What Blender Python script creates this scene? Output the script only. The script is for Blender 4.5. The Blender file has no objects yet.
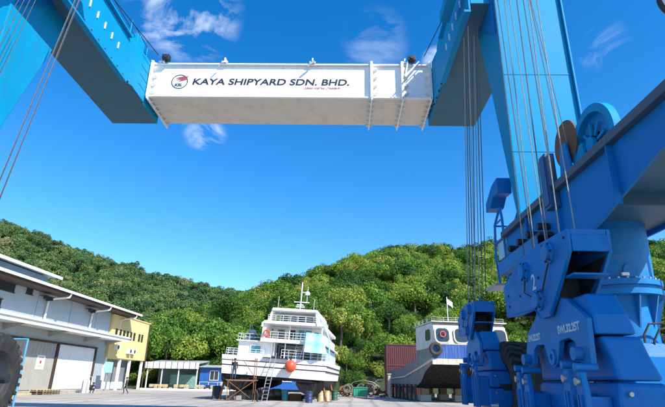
import bpy, bmesh, math, random
import numpy as np
from mathutils import Vector, Matrix
R = math.radians
rnd = random.Random(7)
scene = bpy.context.scene
col = scene.collection

# ---------------------------------------------------------------- camera, sky, sun, exposure
cd = bpy.data.cameras.new('camera'); cam = bpy.data.objects.new('camera', cd); col.objects.link(cam)
cam.matrix_world = Matrix(((1.0, -0.0120, 0.0217, 0), (0.0162, -0.3450, -0.9385, 0), (0.0187, 0.9385, -0.3447, 1.7), (0, 0, 0, 1)))
# the three columns are right, up and back; made exactly orthonormal here
_f = Vector((-0.0217, 0.9385, 0.3447)).normalized(); _r = Vector((1, 0.0162, 0.0187)); _r = (_r - _f * _r.dot(_f)).normalized(); _u = _r.cross(_f)
cam.matrix_world = Matrix(((_r.x, _u.x, -_f.x, 0), (_r.y, _u.y, -_f.y, 0), (_r.z, _u.z, -_f.z, 1.7), (0, 0, 0, 1)))
cd.sensor_width = 36; cd.lens = 26.26; cd.clip_start = .1; cd.clip_end = 6000
scene.camera = cam

SUN = Vector((.84, -.72, 1.0)).normalized()
w = bpy.data.worlds.new('World'); scene.world = w; w.use_nodes = True
nt = w.node_tree; nt.nodes.clear()
def N(nt, t, **k):
    n = nt.nodes.new(t)
    for a, b in k.items():
        if a.startswith('i_'): n.inputs[a[2:].replace('_', ' ')].default_value = b
        else: setattr(n, a, b)
    return n
wo = N(nt, 'ShaderNodeOutputWorld'); bg = N(nt, 'ShaderNodeBackground'); sky = N(nt, 'ShaderNodeTexSky')
sky.sky_type = 'NISHITA'; sky.sun_disc = False
sky.sun_elevation = math.asin(SUN.z); sky.sun_rotation = math.atan2(SUN.x, SUN.y)
sky.air_density = 1.0; sky.dust_density = .3; sky.ozone_density = 3.0; sky.altitude = 0
hs = N(nt, 'ShaderNodeHueSaturation'); hs.inputs['Saturation'].default_value = 1.40; hs.inputs['Value'].default_value = 1.24; hs.inputs['Hue'].default_value = .503
tc = N(nt, 'ShaderNodeTexCoord'); mp = N(nt, 'ShaderNodeMapping'); mp.inputs['Scale'].default_value = (1.0, 1.3, 2.2); mp.inputs['Location'].default_value = (.37, .2, .1)
nz = N(nt, 'ShaderNodeTexNoise'); nz.inputs['Scale'].default_value = 2.6; nz.inputs['Detail'].default_value = 8; nz.inputs['Roughness'].default_value = .6
nt.links.new(tc.outputs['Generated'], mp.inputs['Vector']); nt.links.new(mp.outputs['Vector'], nz.inputs['Vector'])
# a few wisps of cloud: banks round given bearings, broken up by the noise
nz.inputs['Scale'].default_value = 7.0; nz.inputs['Distortion'].default_value = .6
acc = None
for (dx, dy, dz, c0, c1, wgt) in ((-.295, .707, .643, .9935, .9995, .95), (.058, .78, .623, .9972, 1., .26), (-.274, .845, .46, .9988, .9999, .9), (.447, .701, .556, .9988, 1., .24), (.179, .791, .586, .9994, 1., 1.1), (-.62, .25, .75, .97, .999, .4), (.75, -.4, .52, .97, .999, .4), (-.5, -.75, .45, .97, .999, .4)):
    dp = N(nt, 'ShaderNodeVectorMath', operation='DOT_PRODUCT'); v_ = Vector((dx, dy, dz)).normalized(); dp.inputs[1].default_value = v_
    nm_ = N(nt, 'ShaderNodeVectorMath', operation='NORMALIZE'); nt.links.new(tc.outputs['Generated'], nm_.inputs[0]); nt.links.new(nm_.outputs[0], dp.inputs[0])
    mr_ = N(nt, 'ShaderNodeMapRange', interpolation_type='SMOOTHSTEP'); mr_.inputs['From Min'].default_value = c0; mr_.inputs['From Max'].default_value = c1; mr_.inputs['To Max'].default_value = wgt
    nt.links.new(dp.outputs['Value'], mr_.inputs['Value'])
    if acc is None: acc = mr_.outputs['Result']
    else:
        ad_ = N(nt, 'ShaderNodeMath', operation='MAXIMUM'); nt.links.new(acc, ad_.inputs[0]); nt.links.new(mr_.outputs['Result'], ad_.inputs[1]); acc = ad_.outputs[0]
nr_ = N(nt, 'ShaderNodeMapRange'); nr_.inputs['From Min'].default_value = .45; nr_.inputs['From Max'].default_value = .80; nt.links.new(nz.outputs['Fac'], nr_.inputs['Value'])
cr = N(nt, 'ShaderNodeMath', operation='MULTIPLY'); cr.use_clamp = True; nt.links.new(acc, cr.inputs[0]); nt.links.new(nr_.outputs['Result'], cr.inputs[1])
mx = N(nt, 'ShaderNodeMix', data_type='RGBA'); mx.inputs['B'].default_value = (9, 9.6, 10.2, 1)
nt.links.new(sky.outputs['Color'], hs.inputs['Color']); nt.links.new(hs.outputs['Color'], mx.inputs['A']); nt.links.new(cr.outputs[0], mx.inputs['Factor'])
nt.links.new(mx.outputs['Result'], bg.inputs['Color']); bg.inputs['Strength'].default_value = .135
nt.links.new(bg.outputs[0], wo.inputs[0])
sd = bpy.data.lights.new('sun', 'SUN'); sd.energy = 4.9; sd.angle = R(.5); sd.color = (1, .95, .86)
sun = bpy.data.objects.new('sun', sd); col.objects.link(sun); sun.rotation_euler = SUN.to_track_quat('Z', 'Y').to_euler()
vs = scene.view_settings; vs.view_transform = 'Standard'; vs.look = 'None'; vs.gamma = 1; vs.exposure = .62

# ---------------------------------------------------------------- materials
MATS = {}
def mat(name, c, rough=.6, metal=0., var=.12, scale=3., bump=.15, bscale=None, c2=None, dirt=None, dirt_amt=.35, streak=False, spec=.5, scuff=None, scuff_amt=.3):
    """painted or raw surface: base colour broken up by noise, optional second colour (wear or stains), vertical streaks and fine bump"""
    if name in MATS: return MATS[name]
    m = bpy.data.materials.new(name); m.use_nodes = True; t = m.node_tree; b = t.nodes['Principled BSDF']
    L = t.links.new
    tc = N(t, 'ShaderNodeTexCoord')
    n1 = N(t, 'ShaderNodeTexNoise'); n1.inputs['Scale'].default_value = scale; n1.inputs['Detail'].default_value = 6; n1.inputs['Roughness'].default_value = .65
    L(tc.outputs['Object'], n1.inputs['Vector'])
    mr = N(t, 'ShaderNodeMapRange'); mr.inputs['From Min'].default_value = .3; mr.inputs['From Max'].default_value = .7
    mr.inputs['To Min'].default_value = 1 - var; mr.inputs['To Max'].default_value = 1 + var
    L(n1.outputs['Fac'], mr.inputs['Value'])
    mul = N(t, 'ShaderNodeMix', data_type='RGBA', blend_type='MULTIPLY'); mul.inputs['Factor'].default_value = 1
    mul.inputs['A'].default_value = (*c, 1); L(mr.outputs['Result'], mul.inputs['B'])
    out = mul.outputs['Result']
    if dirt:
        mp = N(t, 'ShaderNodeMapping'); mp.inputs['Scale'].default_value = (2.2, 2.2, .25) if streak else (.8, .8, .8)
        L(tc.outputs['Object'], mp.inputs['Vector'])
        n2 = N(t, 'ShaderNodeTexNoise'); n2.inputs['Scale'].default_value = 2.0; n2.inputs['Detail'].default_value = 9; n2.inputs['Roughness'].default_value = .7
        L(mp.outputs['Vector'], n2.inputs['Vector'])
        r2 = N(t, 'ShaderNodeMapRange'); r2.inputs['From Min'].default_value = .5; r2.inputs['From Max'].default_value = .78; r2.inputs['To Max'].default_value = dirt_amt * 2
        L(n2.outputs['Fac'], r2.inputs['Value'])
        m2 = N(t, 'ShaderNodeMix', data_type='RGBA'); m2.inputs['B'].default_value = (*dirt, 1)
        L(out, m2.inputs['A']); L(r2.outputs['Result'], m2.inputs['Factor']); out = m2.outputs['Result']
    if scuff:
        n4 = N(t, 'ShaderNodeTexNoise'); n4.inputs['Scale'].default_value = 5.5; n4.inputs['Detail'].default_value = 12; n4.inputs['Roughness'].default_value = .78; n4.inputs['Distortion'].default_value = .4
        L(tc.outputs['Object'], n4.inputs['Vector'])
        r4 = N(t, 'ShaderNodeMapRange'); r4.inputs['From Min'].default_value = .64; r4.inputs['From Max'].default_value = .70; r4.inputs['To Max'].default_value = scuff_amt
        L(n4.outputs['Fac'], r4.inputs['Value'])
        m4 = N(t, 'ShaderNodeMix', data_type='RGBA'); m4.inputs['B'].default_value = (*scuff, 1)
        L(out, m4.inputs['A']); L(r4.outputs['Result'], m4.inputs['Factor']); out = m4.outputs['Result']
    L(out, b.inputs['Base Color'])
    rr = N(t, 'ShaderNodeMapRange'); rr.inputs['To Min'].default_value = max(.05, rough - .12); rr.inputs['To Max'].default_value = min(1, rough + .15)
    L(n1.outputs['Fac'], rr.inputs['Value']); L(rr.outputs['Result'], b.inputs['Roughness'])
    b.inputs['Metallic'].default_value = metal; b.inputs['Specular IOR Level'].default_value = spec
    if bump:
        n3 = N(t, 'ShaderNodeTexNoise'); n3.inputs['Scale'].default_value = bscale or scale * 6; n3.inputs['Detail'].default_value = 4
        L(tc.outputs['Object'], n3.inputs['Vector'])
        bp = N(t, 'ShaderNodeBump'); bp.inputs['Strength'].default_value = bump; bp.inputs['Distance'].default_value = .02
        L(n3.outputs['Fac'], bp.inputs['Height']); L(bp.outputs['Normal'], b.inputs['Normal'])
    MATS[name] = m
    return m
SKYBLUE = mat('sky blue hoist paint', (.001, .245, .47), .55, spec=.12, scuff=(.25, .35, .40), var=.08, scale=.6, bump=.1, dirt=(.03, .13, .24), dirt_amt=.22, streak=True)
ROYAL = mat('royal blue block paint', (.001, .155, .47), .45, spec=.25, scuff=(.16, .22, .30), scuff_amt=.5, var=.12, scale=1.6, bump=.15, dirt=(.01, .04, .13), dirt_amt=.35)
ROYAL2 = mat('scuffed mid blue paint', (.006, .18, .48), .5, spec=.25, scuff=(.25, .30, .33), scuff_amt=.6, var=.15, scale=3, bump=.2, dirt=(.10, .17, .28), dirt_amt=.4)
MIDB = mat('shaded mid blue beam paint', (.002, .155, .46), .5, spec=.25, scuff=(.2, .26, .3), var=.08, scale=.7, bump=.1, dirt=(.02, .08, .18), dirt_amt=.25, streak=True)  # deeper than the hoist blue: shade on the webs is painted in
SLATE = mat('slate walkway plate', (.045, .075, .11), .5, var=.2, scale=3, bump=.1)
BOUNCE = mat('teal grey bounce light underside', (.018, .115, .18), .6, var=.12, scale=.6, bump=.1, dirt=(.10, .10, .08), dirt_amt=.35)  # warm ground bounce on the blue undersides is mixed into this colour
BOUNCE2 = mat('grey green bounce light underside', (.03, .115, .19), .5, var=.15, scale=.5, bump=.1, dirt=(.06, .08, .08), dirt_amt=.4)  # light thrown up under the lower beams, painted in as duller tone
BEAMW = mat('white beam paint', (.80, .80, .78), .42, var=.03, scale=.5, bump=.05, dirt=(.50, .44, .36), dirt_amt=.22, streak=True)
BEAMU = mat('cream underside paint', (.70, .64, .54), .55, var=.06, scale=.9, bump=.05, dirt=(.42, .35, .26), dirt_amt=.3)  # warm cream for the downward faces of the cross beam
WHITE = mat('white paint', (.78, .78, .76), .5, var=.04, scale=1.2, bump=.05, dirt=(.5, .46, .4), dirt_amt=.2, streak=True)
WHITE2 = mat('plain white paint', (.8, .8, .79), .45, var=.03, scale=2, bump=0)
STEEL = mat('galvanised steel', (.42, .43, .43), .45, .6, var=.15, scale=5, bump=.05)
ROPE = mat('greased wire rope', (.10, .095, .085), .5, .5, var=.3, scale=20, bump=0)
ROPEL = mat('bare wire rope', (.27, .26, .23), .4, .55, var=.25, scale=20, bump=0)
BLACK = mat('black rubber', (.022, .021, .020), .75, var=.25, scale=4, bump=.4, dirt=(.09, .08, .07), dirt_amt=.35)
DARK = mat('dark interior steel', (.018, .022, .03), .6, var=.3, scale=3, bump=.1)
RUST = mat('rusty steel', (.26, .12, .055), .8, .1, var=.35, scale=4, bump=.5, dirt=(.09, .045, .03), dirt_amt=.5)
TEXTM = mat('dark navy lettering', (.02, .022, .04), .5, var=.05, bump=0)
REDM = mat('red logo paint', (.40, .05, .06), .5, var=.05, bump=0)
PALETXT = mat('stencilled pale lettering', (.50, .60, .68), .6, var=.15, scale=9, bump=0)
WALL = mat('pale grey cladding', (.36, .41, .44), .6, var=.06, scale=1, bump=.05, dirt=(.34, .35, .34), dirt_amt=.2, streak=True)
TAN = mat('tan shutter metal', (.37, .36, .32), .6, var=.08, scale=1.2, bump=.05, dirt=(.25, .2, .15), dirt_amt=.3, streak=True)
BROWN = mat('dark brown eave board', (.055, .032, .022), .7, var=.2, scale=2)
ROOFM = mat('grey metal roofing', (.46, .48, .49), .45, .2, var=.08, scale=1, bump=.05, dirt=(.28, .27, .25), dirt_amt=.25)
YELLOW = mat('yellow wall paint', (.72, .55, .25), .7, var=.06, scale=1, bump=.08, dirt=(.5, .33, .1), dirt_amt=.2, streak=True)
BLUEGREY = mat('blue grey panels', (.17, .25, .33), .55, var=.1, scale=1, bump=.05)
CABINB = mat('blue cabin paint', (.012, .11, .40), .5, var=.12, scale=1, bump=.1, dirt=(.1, .15, .25), dirt_amt=.25, streak=True)
GLASS = mat('dark window glass', (.02, .035, .045), .08, var=.1, scale=1, bump=0, spec=.8)
TEALG = mat('teal tinted glass', (.02, .22, .28), .12, var=.15, scale=1, bump=0, spec=.8)
ANTIF_SHADE = mat('black antifouling and shade', (.016, .016, .017), .85, spec=.2, var=.3, scale=1.2, bump=.2, dirt=(.10, .08, .07), dirt_amt=.35, streak=True)
TARP = mat('pale cyan tarpaulin', (.30, .62, .70), .6, var=.1, scale=2, bump=.4, bscale=3)
ORANGE = mat('orange red plastic', (.70, .085, .035), .45, var=.1, scale=3, bump=0)
HULLG = mat('worn grey hull', (.17, .19, .20), .75, var=.25, scale=1, bump=.2, dirt=(.30, .24, .17), dirt_amt=.55, streak=True)
CABW = mat('weathered cabin white', (.58, .58, .54), .6, var=.08, scale=1.5, bump=.1, dirt=(.28, .22, .16), dirt_amt=.5, streak=True)
TUGB = mat('cobalt bulwark paint', (.012, .07, .29), .5, var=.18, scale=1.2, bump=.2, dirt=(.18, .24, .34), dirt_amt=.4, streak=True)
CREAM = mat('cream rubbing band', (.55, .50, .40), .7, var=.15, scale=2, bump=.2, dirt=(.2, .15, .1), dirt_amt=.5, streak=True)
MAROON = mat('maroon container paint', (.11, .024, .028), .6, var=.15, scale=1, bump=.1, dirt=(.07, .03, .02), dirt_amt=.4, streak=True)
GREENP = mat('green bin plastic', (.03, .30, .19), .5, var=.1, scale=3)
WOOD = mat('grey timber', (.24, .18, .12), .8, var=.3, scale=5, bump=.4)
YELP = mat('faded yellow paint', (.50, .42, .24), .6, var=.12, scale=3, dirt=(.3, .22, .1), dirt_amt=.4)
CONC = mat('stained concrete', (.38, .35, .31), .85, var=.12, scale=1.5, bump=.4, dirt=(.22, .19, .16), dirt_amt=.4)
BARREL = mat('navy drum paint', (.02, .035, .12), .45, var=.15, scale=3)
SKIN = mat('skin', (.25, .13, .08), .6, var=.05, bump=0)
CLOTHD = mat('dark cloth', (.025, .028, .035), .9, var=.2, scale=6)
CLOTHB = mat('navy coverall cloth', (.03, .05, .11), .9, var=.2, scale=6)
CLOTHG = mat('grey cloth', (.14, .14, .14), .9, var=.2, scale=6)
HELM = mat('yellow helmet plastic', (.75, .5, .05), .4, var=.05, bump=0)
MIRR = mat('mirror glass', (.6, .62, .6), .12, .7, var=.1, bump=0)
PVC = mat('cream pvc pipe', (.70, .68, .60), .5, var=.06, scale=2, bump=0, dirt=(.4, .36, .3), dirt_amt=.2)

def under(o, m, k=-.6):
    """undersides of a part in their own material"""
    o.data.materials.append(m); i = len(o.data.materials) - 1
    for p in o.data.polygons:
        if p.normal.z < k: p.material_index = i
# ---------------------------------------------------------------- mesh helpers
class MB:
    """collects verts and faces of one mesh"""
    def __init__(s): s.v = []; s.f = []; s.mi = []; s.cur = 0; s.marks = []
    def add(s, vs, fs):
        o = len(s.v); s.v += [tuple(v) for v in vs]; s.f += [[i + o for i in f] for f in fs]; s.mi += [s.cur] * len(fs); s.marks.append((o, len(s.v), len(s.f) - len(fs), len(s.f))); return s
    def box(s, x0, x1, y0, y1, z0, z1):
        return s.add([(x0, y0, z0), (x1, y0, z0), (x1, y1, z0), (x0, y1, z0), (x0, y0, z1), (x1, y0, z1), (x1, y1, z1), (x0, y1, z1)],
                     [(0, 3, 2, 1), (4, 5, 6, 7), (0, 1, 5, 4), (1, 2, 6, 5), (2, 3, 7, 6), (3, 0, 4, 7)])
    def prism(s, pts, axis, a, b):
        """pts: outline in the plane across AXIS ('x': (y,z), 'y': (x,z), 'z': (x,y)), swept from a to b"""
        area = sum(p[0] * q[1] - q[0] * p[1] for p, q in zip(pts, pts[1:] + pts[:1]))
        if area < 0: pts = pts[::-1]
        def P(p, t): return (t, p[0], p[1]) if axis == 'x' else ((p[0], t, p[1]) if axis == 'y' else (p[0], p[1], t))
        n = len(pts); lo, hi = min(a, b), max(a, b)
        vs = [P(p, lo) for p in pts] + [P(p, hi) for p in pts]
        fs = [tuple(range(n))[::-1], tuple(range(n, 2 * n))] + [(i, (i + 1) % n, n + (i + 1) % n, n + i) for i in range(n)]
        if axis == 'y': fs = [f[::-1] for f in fs]
        return s.add(vs, fs)
    def tube(s, pts, r, n=8, r2=None):
        pts = [Vector(p) for p in pts]; rings = []
        for i, p in enumerate(pts):
            d = (pts[min(i + 1, len(pts) - 1)] - pts[max(i - 1, 0)]).normalized()
            u = d.orthogonal().normalized() if i == 0 else (pu - d * pu.dot(d)).normalized()
            pu = u; v = d.cross(u); rr = r if r2 is None else r + (r2 - r) * i / (len(pts) - 1)
            rings.append([p + (u * math.cos(2 * math.pi * k / n) + v * math.sin(2 * math.pi * k / n)) * rr for k in range(n)])
        vs = [q for g in rings for q in g]; fs = []
        for i in range(len(pts) - 1):
            for k in range(n): fs.append((i * n + k, i * n + (k + 1) % n, (i + 1) * n + (k + 1) % n, (i + 1) * n + k))
        fs += [tuple(range(n))[::-1], tuple(range((len(pts) - 1) * n, len(pts) * n))]
        return s.add(vs, fs)
    def lathe(s, prof, c, axis='z', n=32, closed=False):
        """prof: (radius, height along axis) list round centre c"""
        vs = []; m = len(prof)
        for k in range(n):
            a = 2 * math.pi * k / n; ca, sa = math.cos(a), math.sin(a)
            for r, h in prof:
                if axis == 'z': vs.append((c[0] + r * ca, c[1] + r * sa, c[2] + h))
                elif axis == 'x': vs.append((c[0] + h, c[1] + r * ca, c[2] + r * sa))
                else: vs.append((c[0] + r * sa, c[1] + h, c[2] + r * ca))
        fs = []
        for k in range(n):
            q = (k + 1) % n
            for i in range(m if closed else m - 1):
                j = (i + 1) % m
                fs.append((k * m + i, q * m + i, q * m + j, k * m + j))
        if not closed:
            fs += [tuple(k * m for k in range(n))[::-1], tuple(k * m + m - 1 for k in range(n))]
        return s.add(vs, fs)
    def cyl(s, c, r, h, axis='z', n=16): return s.lathe([(r, 0), (r, h)], c, axis, n)
    def ball(s, c, r, n=16, m=10, sc=(1, 1, 1)):
        vs = [(c[0], c[1], c[2] - r * sc[2])]; 
        for i in range(1, m):
            t = math.pi * i / m
            for k in range(n):
                a = 2 * math.pi * k / n
                vs.append((c[0] + r * sc[0] * math.sin(t) * math.cos(a), c[1] + r * sc[1] * math.sin(t) * math.sin(a), c[2] - r * sc[2] * math.cos(t)))
        vs.append((c[0], c[1], c[2] + r * sc[2])); fs = []
        for k in range(n): fs.append((0, 1 + (k + 1) % n, 1 + k)); fs.append((len(vs) - 1, 1 + (m - 2) * n + k, 1 + (m - 2) * n + (k + 1) % n))
        for i in range(m - 2):
            for k in range(n): fs.append((1 + i * n + k, 1 + i * n + (k + 1) % n, 1 + (i + 1) * n + (k + 1) % n, 1 + (i + 1) * n + k))
        return s.add(vs, fs)
    def each(s, name, m, parent=None, **k):
        """one object for every piece added"""
        out = []
        for a, z, fa, fz in s.marks:
            q = MB(); q.v = s.v[a:z]; q.f = [[i - a for i in f] for f in s.f[fa:fz]]; q.mi = s.mi[fa:fz]; out.append(q.build(name, m, parent, **k))
        return out
    def build(s, name, m, parent=None, bevel=0, smooth=False, kind=None, label=None, world=True):
        me = bpy.data.meshes.new(name)
        off = (0, 0, 0)
        if parent is not None and world:
            p = parent; off = Vector((0, 0, 0))
            while p is not None: off = off + p.location; p = p.parent
        me.from_pydata([(a - off[0], b - off[1], c - off[2]) for a, b, c in s.v], [], s.f)
        ms = m if isinstance(m, (list, tuple)) else [m]
        for q in ms: me.materials.append(q)
        if len(ms) > 1: me.polygons.foreach_set('material_index', s.mi)
        bm = bmesh.new(); bm.from_mesh(me); bmesh.ops.recalc_face_normals(bm, faces=bm.faces); bm.to_mesh(me); bm.free()
        if smooth:
            me.polygons.foreach_set('use_smooth', [True] * len(me.polygons)); me.set_sharp_from_angle(angle=R(38))
        o = bpy.data.objects.new(name, me); col.objects.link(o)
        if parent is not None: o.parent = parent
        if bevel:
            b = o.modifiers.new('bevel', 'BEVEL'); b.width = bevel; b.segments = 2; b.limit_method = 'ANGLE'; b.angle_limit = R(40); b.harden_normals = False
        if kind: o['kind'] = kind
        if label: o['label'] = label
        return o
def thing(name, label, cat, loc=(0, 0, 0), rot=(0, 0, 0), group=None):
    o = bpy.data.objects.new(name, None); col.objects.link(o); o.location = loc; o.rotation_euler = rot; o.empty_display_size = .3
    o['label'] = label; o['category'] = cat
    if group: o['group'] = group
    return o
def tag(o, label, cat, group=None):
    o['label'] = label; o['category'] = cat
    if group: o['group'] = group
    return o
def kids(o): return [c for c in list(bpy.data.objects) if c.parent is o]
def copy_tree(o, loc=None, rot=None, label=None, scale=None, skip=()):
    par = {}
    for c in bpy.data.objects: par.setdefault(c.parent, []).append(c)
    def rec(a, p):
        b = a.copy(); col.objects.link(b); b.parent = p
        for ch in par.get(a, []):
            if not ch.name.split('.')[0] in skip: rec(ch, b)
        return b
    b = rec(o, None)
    if loc: b.location = loc
    if rot: b.rotation_euler = rot
    if scale: b.scale = scale
    if label: b['label'] = label
    return b
def piece(name, me_obj, loc, parent, rot=(0, 0, 0), scale=(1, 1, 1)):
    """another object on the same mesh"""
    o = bpy.data.objects.new(name, me_obj.data); col.objects.link(o); o.parent = parent; o.location = loc; o.rotation_euler = rot; o.scale = scale
    return o
def text(name, body, size, loc, rot, m, parent, sx=1., shear=0., ext=.004, align='LEFT', bold=0.):
    c = bpy.data.curves.new(name, 'FONT'); c.body = body; c.size = size; c.extrude = ext; c.shear = shear; c.align_x = align; c.offset = bold
    tmp = bpy.data.objects.new(name, c); col.objects.link(tmp)
    dg = bpy.context.evaluated_depsgraph_get(); me = bpy.data.meshes.new_from_object(tmp.evaluated_get(dg)); bpy.data.objects.remove(tmp)
    me.materials.clear(); me.materials.append(m)
    o = bpy.data.objects.new(name, me); col.objects.link(o)
    o.parent = parent
    p = parent; off = Vector((0, 0, 0))
    while p is not None: off = off + p.location; p = p.parent
    o.location = Vector(loc) - off; o.rotation_euler = rot; o.scale = (sx, 1, 1)
    return o

#INSERT
# ---------------------------------------------------------------- ground, hills, forest
def ground_mat():
    m = bpy.data.materials.new('yard ground'); m.use_nodes = True; t = m.node_tree; b = t.nodes['Principled BSDF']; L = t.links.new
    tc = N(t, 'ShaderNodeTexCoord')
    def noise(s, det=6, sc=(1, 1, 1), rough=.6):
        mp = N(t, 'ShaderNodeMapping'); mp.inputs['Scale'].default_value = sc; L(tc.outputs['Object'], mp.inputs['Vector'])
        n = N(t, 'ShaderNodeTexNoise'); n.inputs['Scale'].default_value = s; n.inputs['Detail'].default_value = det; n.inputs['Roughness'].default_value = rough; L(mp.outputs['Vector'], n.inputs['Vector']); return n
    big = noise(.09, 7); mid = noise(.8, 8, (1, .35, 1)); fine = noise(26, 3); crack = N(t, 'ShaderNodeTexVoronoi', feature='DISTANCE_TO_EDGE'); crack.inputs['Scale'].default_value = .22; L(tc.outputs['Object'], crack.inputs['Vector'])
    r = N(t, 'ShaderNodeValToRGB'); e = r.color_ramp.elements; e[0].position = .35; e[0].color = (.29, .26, .225, 1); e[1].position = .66; e[1].color = (.47, .43, .375, 1); L(big.outputs['Fac'], r.inputs['Fac'])
    m1 = N(t, 'ShaderNodeMix', data_type='RGBA'); m1.inputs['B'].default_value = (.16, .135, .11, 1)
    mr = N(t, 'ShaderNodeMapRange'); mr.inputs['From Min'].default_value = .52; mr.inputs['From Max'].default_value = .75; mr.inputs['To Max'].default_value = .7; L(mid.outputs['Fac'], mr.inputs['Value'])
    L(r.outputs['Color'], m1.inputs['A']); L(mr.outputs['Result'], m1.inputs['Factor'])
    m2 = N(t, 'ShaderNodeMix', data_type='RGBA', blend_type='MULTIPLY'); m2.inputs['Factor'].default_value = .6
    mf = N(t, 'ShaderNodeMapRange'); mf.inputs['To Min'].default_value = .55; mf.inputs['To Max'].default_value = 1.45; L(fine.outputs['Fac'], mf.inputs['Value'])
    L(m1.outputs['Result'], m2.inputs['A']); L(mf.outputs['Result'], m2.inputs['B'])
    spot = noise(.35, 9, (1, .5, 1), .75); tr = N(t, 'ShaderNodeTexWave', wave_type='BANDS', bands_direction='X'); tr.inputs['Scale'].default_value = .16; tr.inputs['Distortion'].default_value = 5; tr.inputs['Detail'].default_value = 4; tr.inputs['Detail Scale'].default_value = .25; L(tc.outputs['Object'], tr.inputs['Vector'])
    ms = N(t, 'ShaderNodeMapRange'); ms.inputs['From Min'].default_value = .60; ms.inputs['From Max'].default_value = .66; ms.inputs['To Max'].default_value = .65; L(spot.outputs['Fac'], ms.inputs['Value'])
    mt = N(t, 'ShaderNodeMapRange'); mt.inputs['From Min'].default_value = .86; mt.inputs['From Max'].default_value = .98; mt.inputs['To Max'].default_value = .35; L(tr.outputs['Fac'], mt.inputs['Value'])
    mxx = N(t, 'ShaderNodeMath', operation='MAXIMUM'); L(ms.outputs['Result'], mxx.inputs[0]); L(mt.outputs['Result'], mxx.inputs[1])
    m3 = N(t, 'ShaderNodeMix', data_type='RGBA'); m3.inputs['B'].default_value = (.10, .085, .07, 1); L(m2.outputs['Result'], m3.inputs['A']); L(mxx.outputs[0], m3.inputs['Factor'])
    L(m3.outputs['Result'], b.inputs['Base Color']); b.inputs['Roughness'].default_value = .92
    bp = N(t, 'ShaderNodeBump'); bp.inputs['Strength'].default_value = .5; bp.inputs['Distance'].default_value = .03; L(fine.outputs['Fac'], bp.inputs['Height']); L(bp.outputs['Normal'], b.inputs['Normal'])
    return m
g = MB(); g.add([(-900, -400, 0), (900, -400, 0), (900, 1500, 0), (-900, 1500, 0)], [(0, 1, 2, 3)])
g.build('ground', ground_mat(), kind='structure')

NX = [-400, -120, -60, -32, -19, -10, 2, 18, 34, 56, 94, 160, 300, 600]
NZ = [2, 4, 9, 17, 23.5, 28, 33.5, 36.5, 37, 37, 39, 42, 40, 20]
FX = [-900, -420, -300, -225, -183, -141, -102, -64, -39, 0, 100, 400, 900]
FZ = [60, 130, 112, 90, 76, 62, 52, 44.5, 43, 42, 38, 34, 20]
def sm(a, b, x): t = np.clip((x - a) / (b - a), 0, 1); return t * t * (3 - 2 * t)
def hill(x, y):
    x = np.asarray(x, float); y = np.asarray(y, float)
    foot = 88 + 4 * np.sin(x * .05)
    foot = np.where(x < -45, np.maximum(60, 88 + (x + 45) * .6), foot)
    a = np.interp(x, NX, NZ) * (np.clip((y - foot) / (150 - foot), 0, 1) ** .85) * (1 - .75 * sm(165, 260, y))
    c = np.interp(x, FX, FZ) * sm(95, 300, y) * (1 - .5 * sm(320, 700, y))
    c = np.where(c < 1.5, 0, c)
    z = np.maximum(a, c)
    bump = 1.6 * np.sin(x * .13 + y * .05) * np.sin(y * .11 - x * .04) + 1.0 * np.sin(x * .31 + 1.3) * np.cos(y * .27)
    return np.where(z > .4, z + bump * np.clip(z / 12, 0, 1), -.5)
xs = np.linspace(-900, 900, 241); ys = np.concatenate([np.linspace(58, 340, 95), np.linspace(360, 900, 20)])
XX, YY = np.meshgrid(xs, ys); ZZ = hill(XX, YY)
hm = bpy.data.meshes.new('hills'); n0, n1 = XX.shape
hm.from_pydata(np.stack([XX, YY, ZZ], -1).reshape(-1, 3).tolist(), [], [(i * n1 + j, i * n1 + j + 1, (i + 1) * n1 + j + 1, (i + 1) * n1 + j) for i in range(n0 - 1) for j in range(n1 - 1)])
hm.materials.append(mat('forest floor', (.025, .045, .012), .95, var=.3, scale=.2, bump=.3)); hm.polygons.foreach_set('use_smooth', [True] * len(hm.polygons))
ho = bpy.data.objects.new('hills', hm); col.objects.link(ho); ho['kind'] = 'structure'

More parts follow.
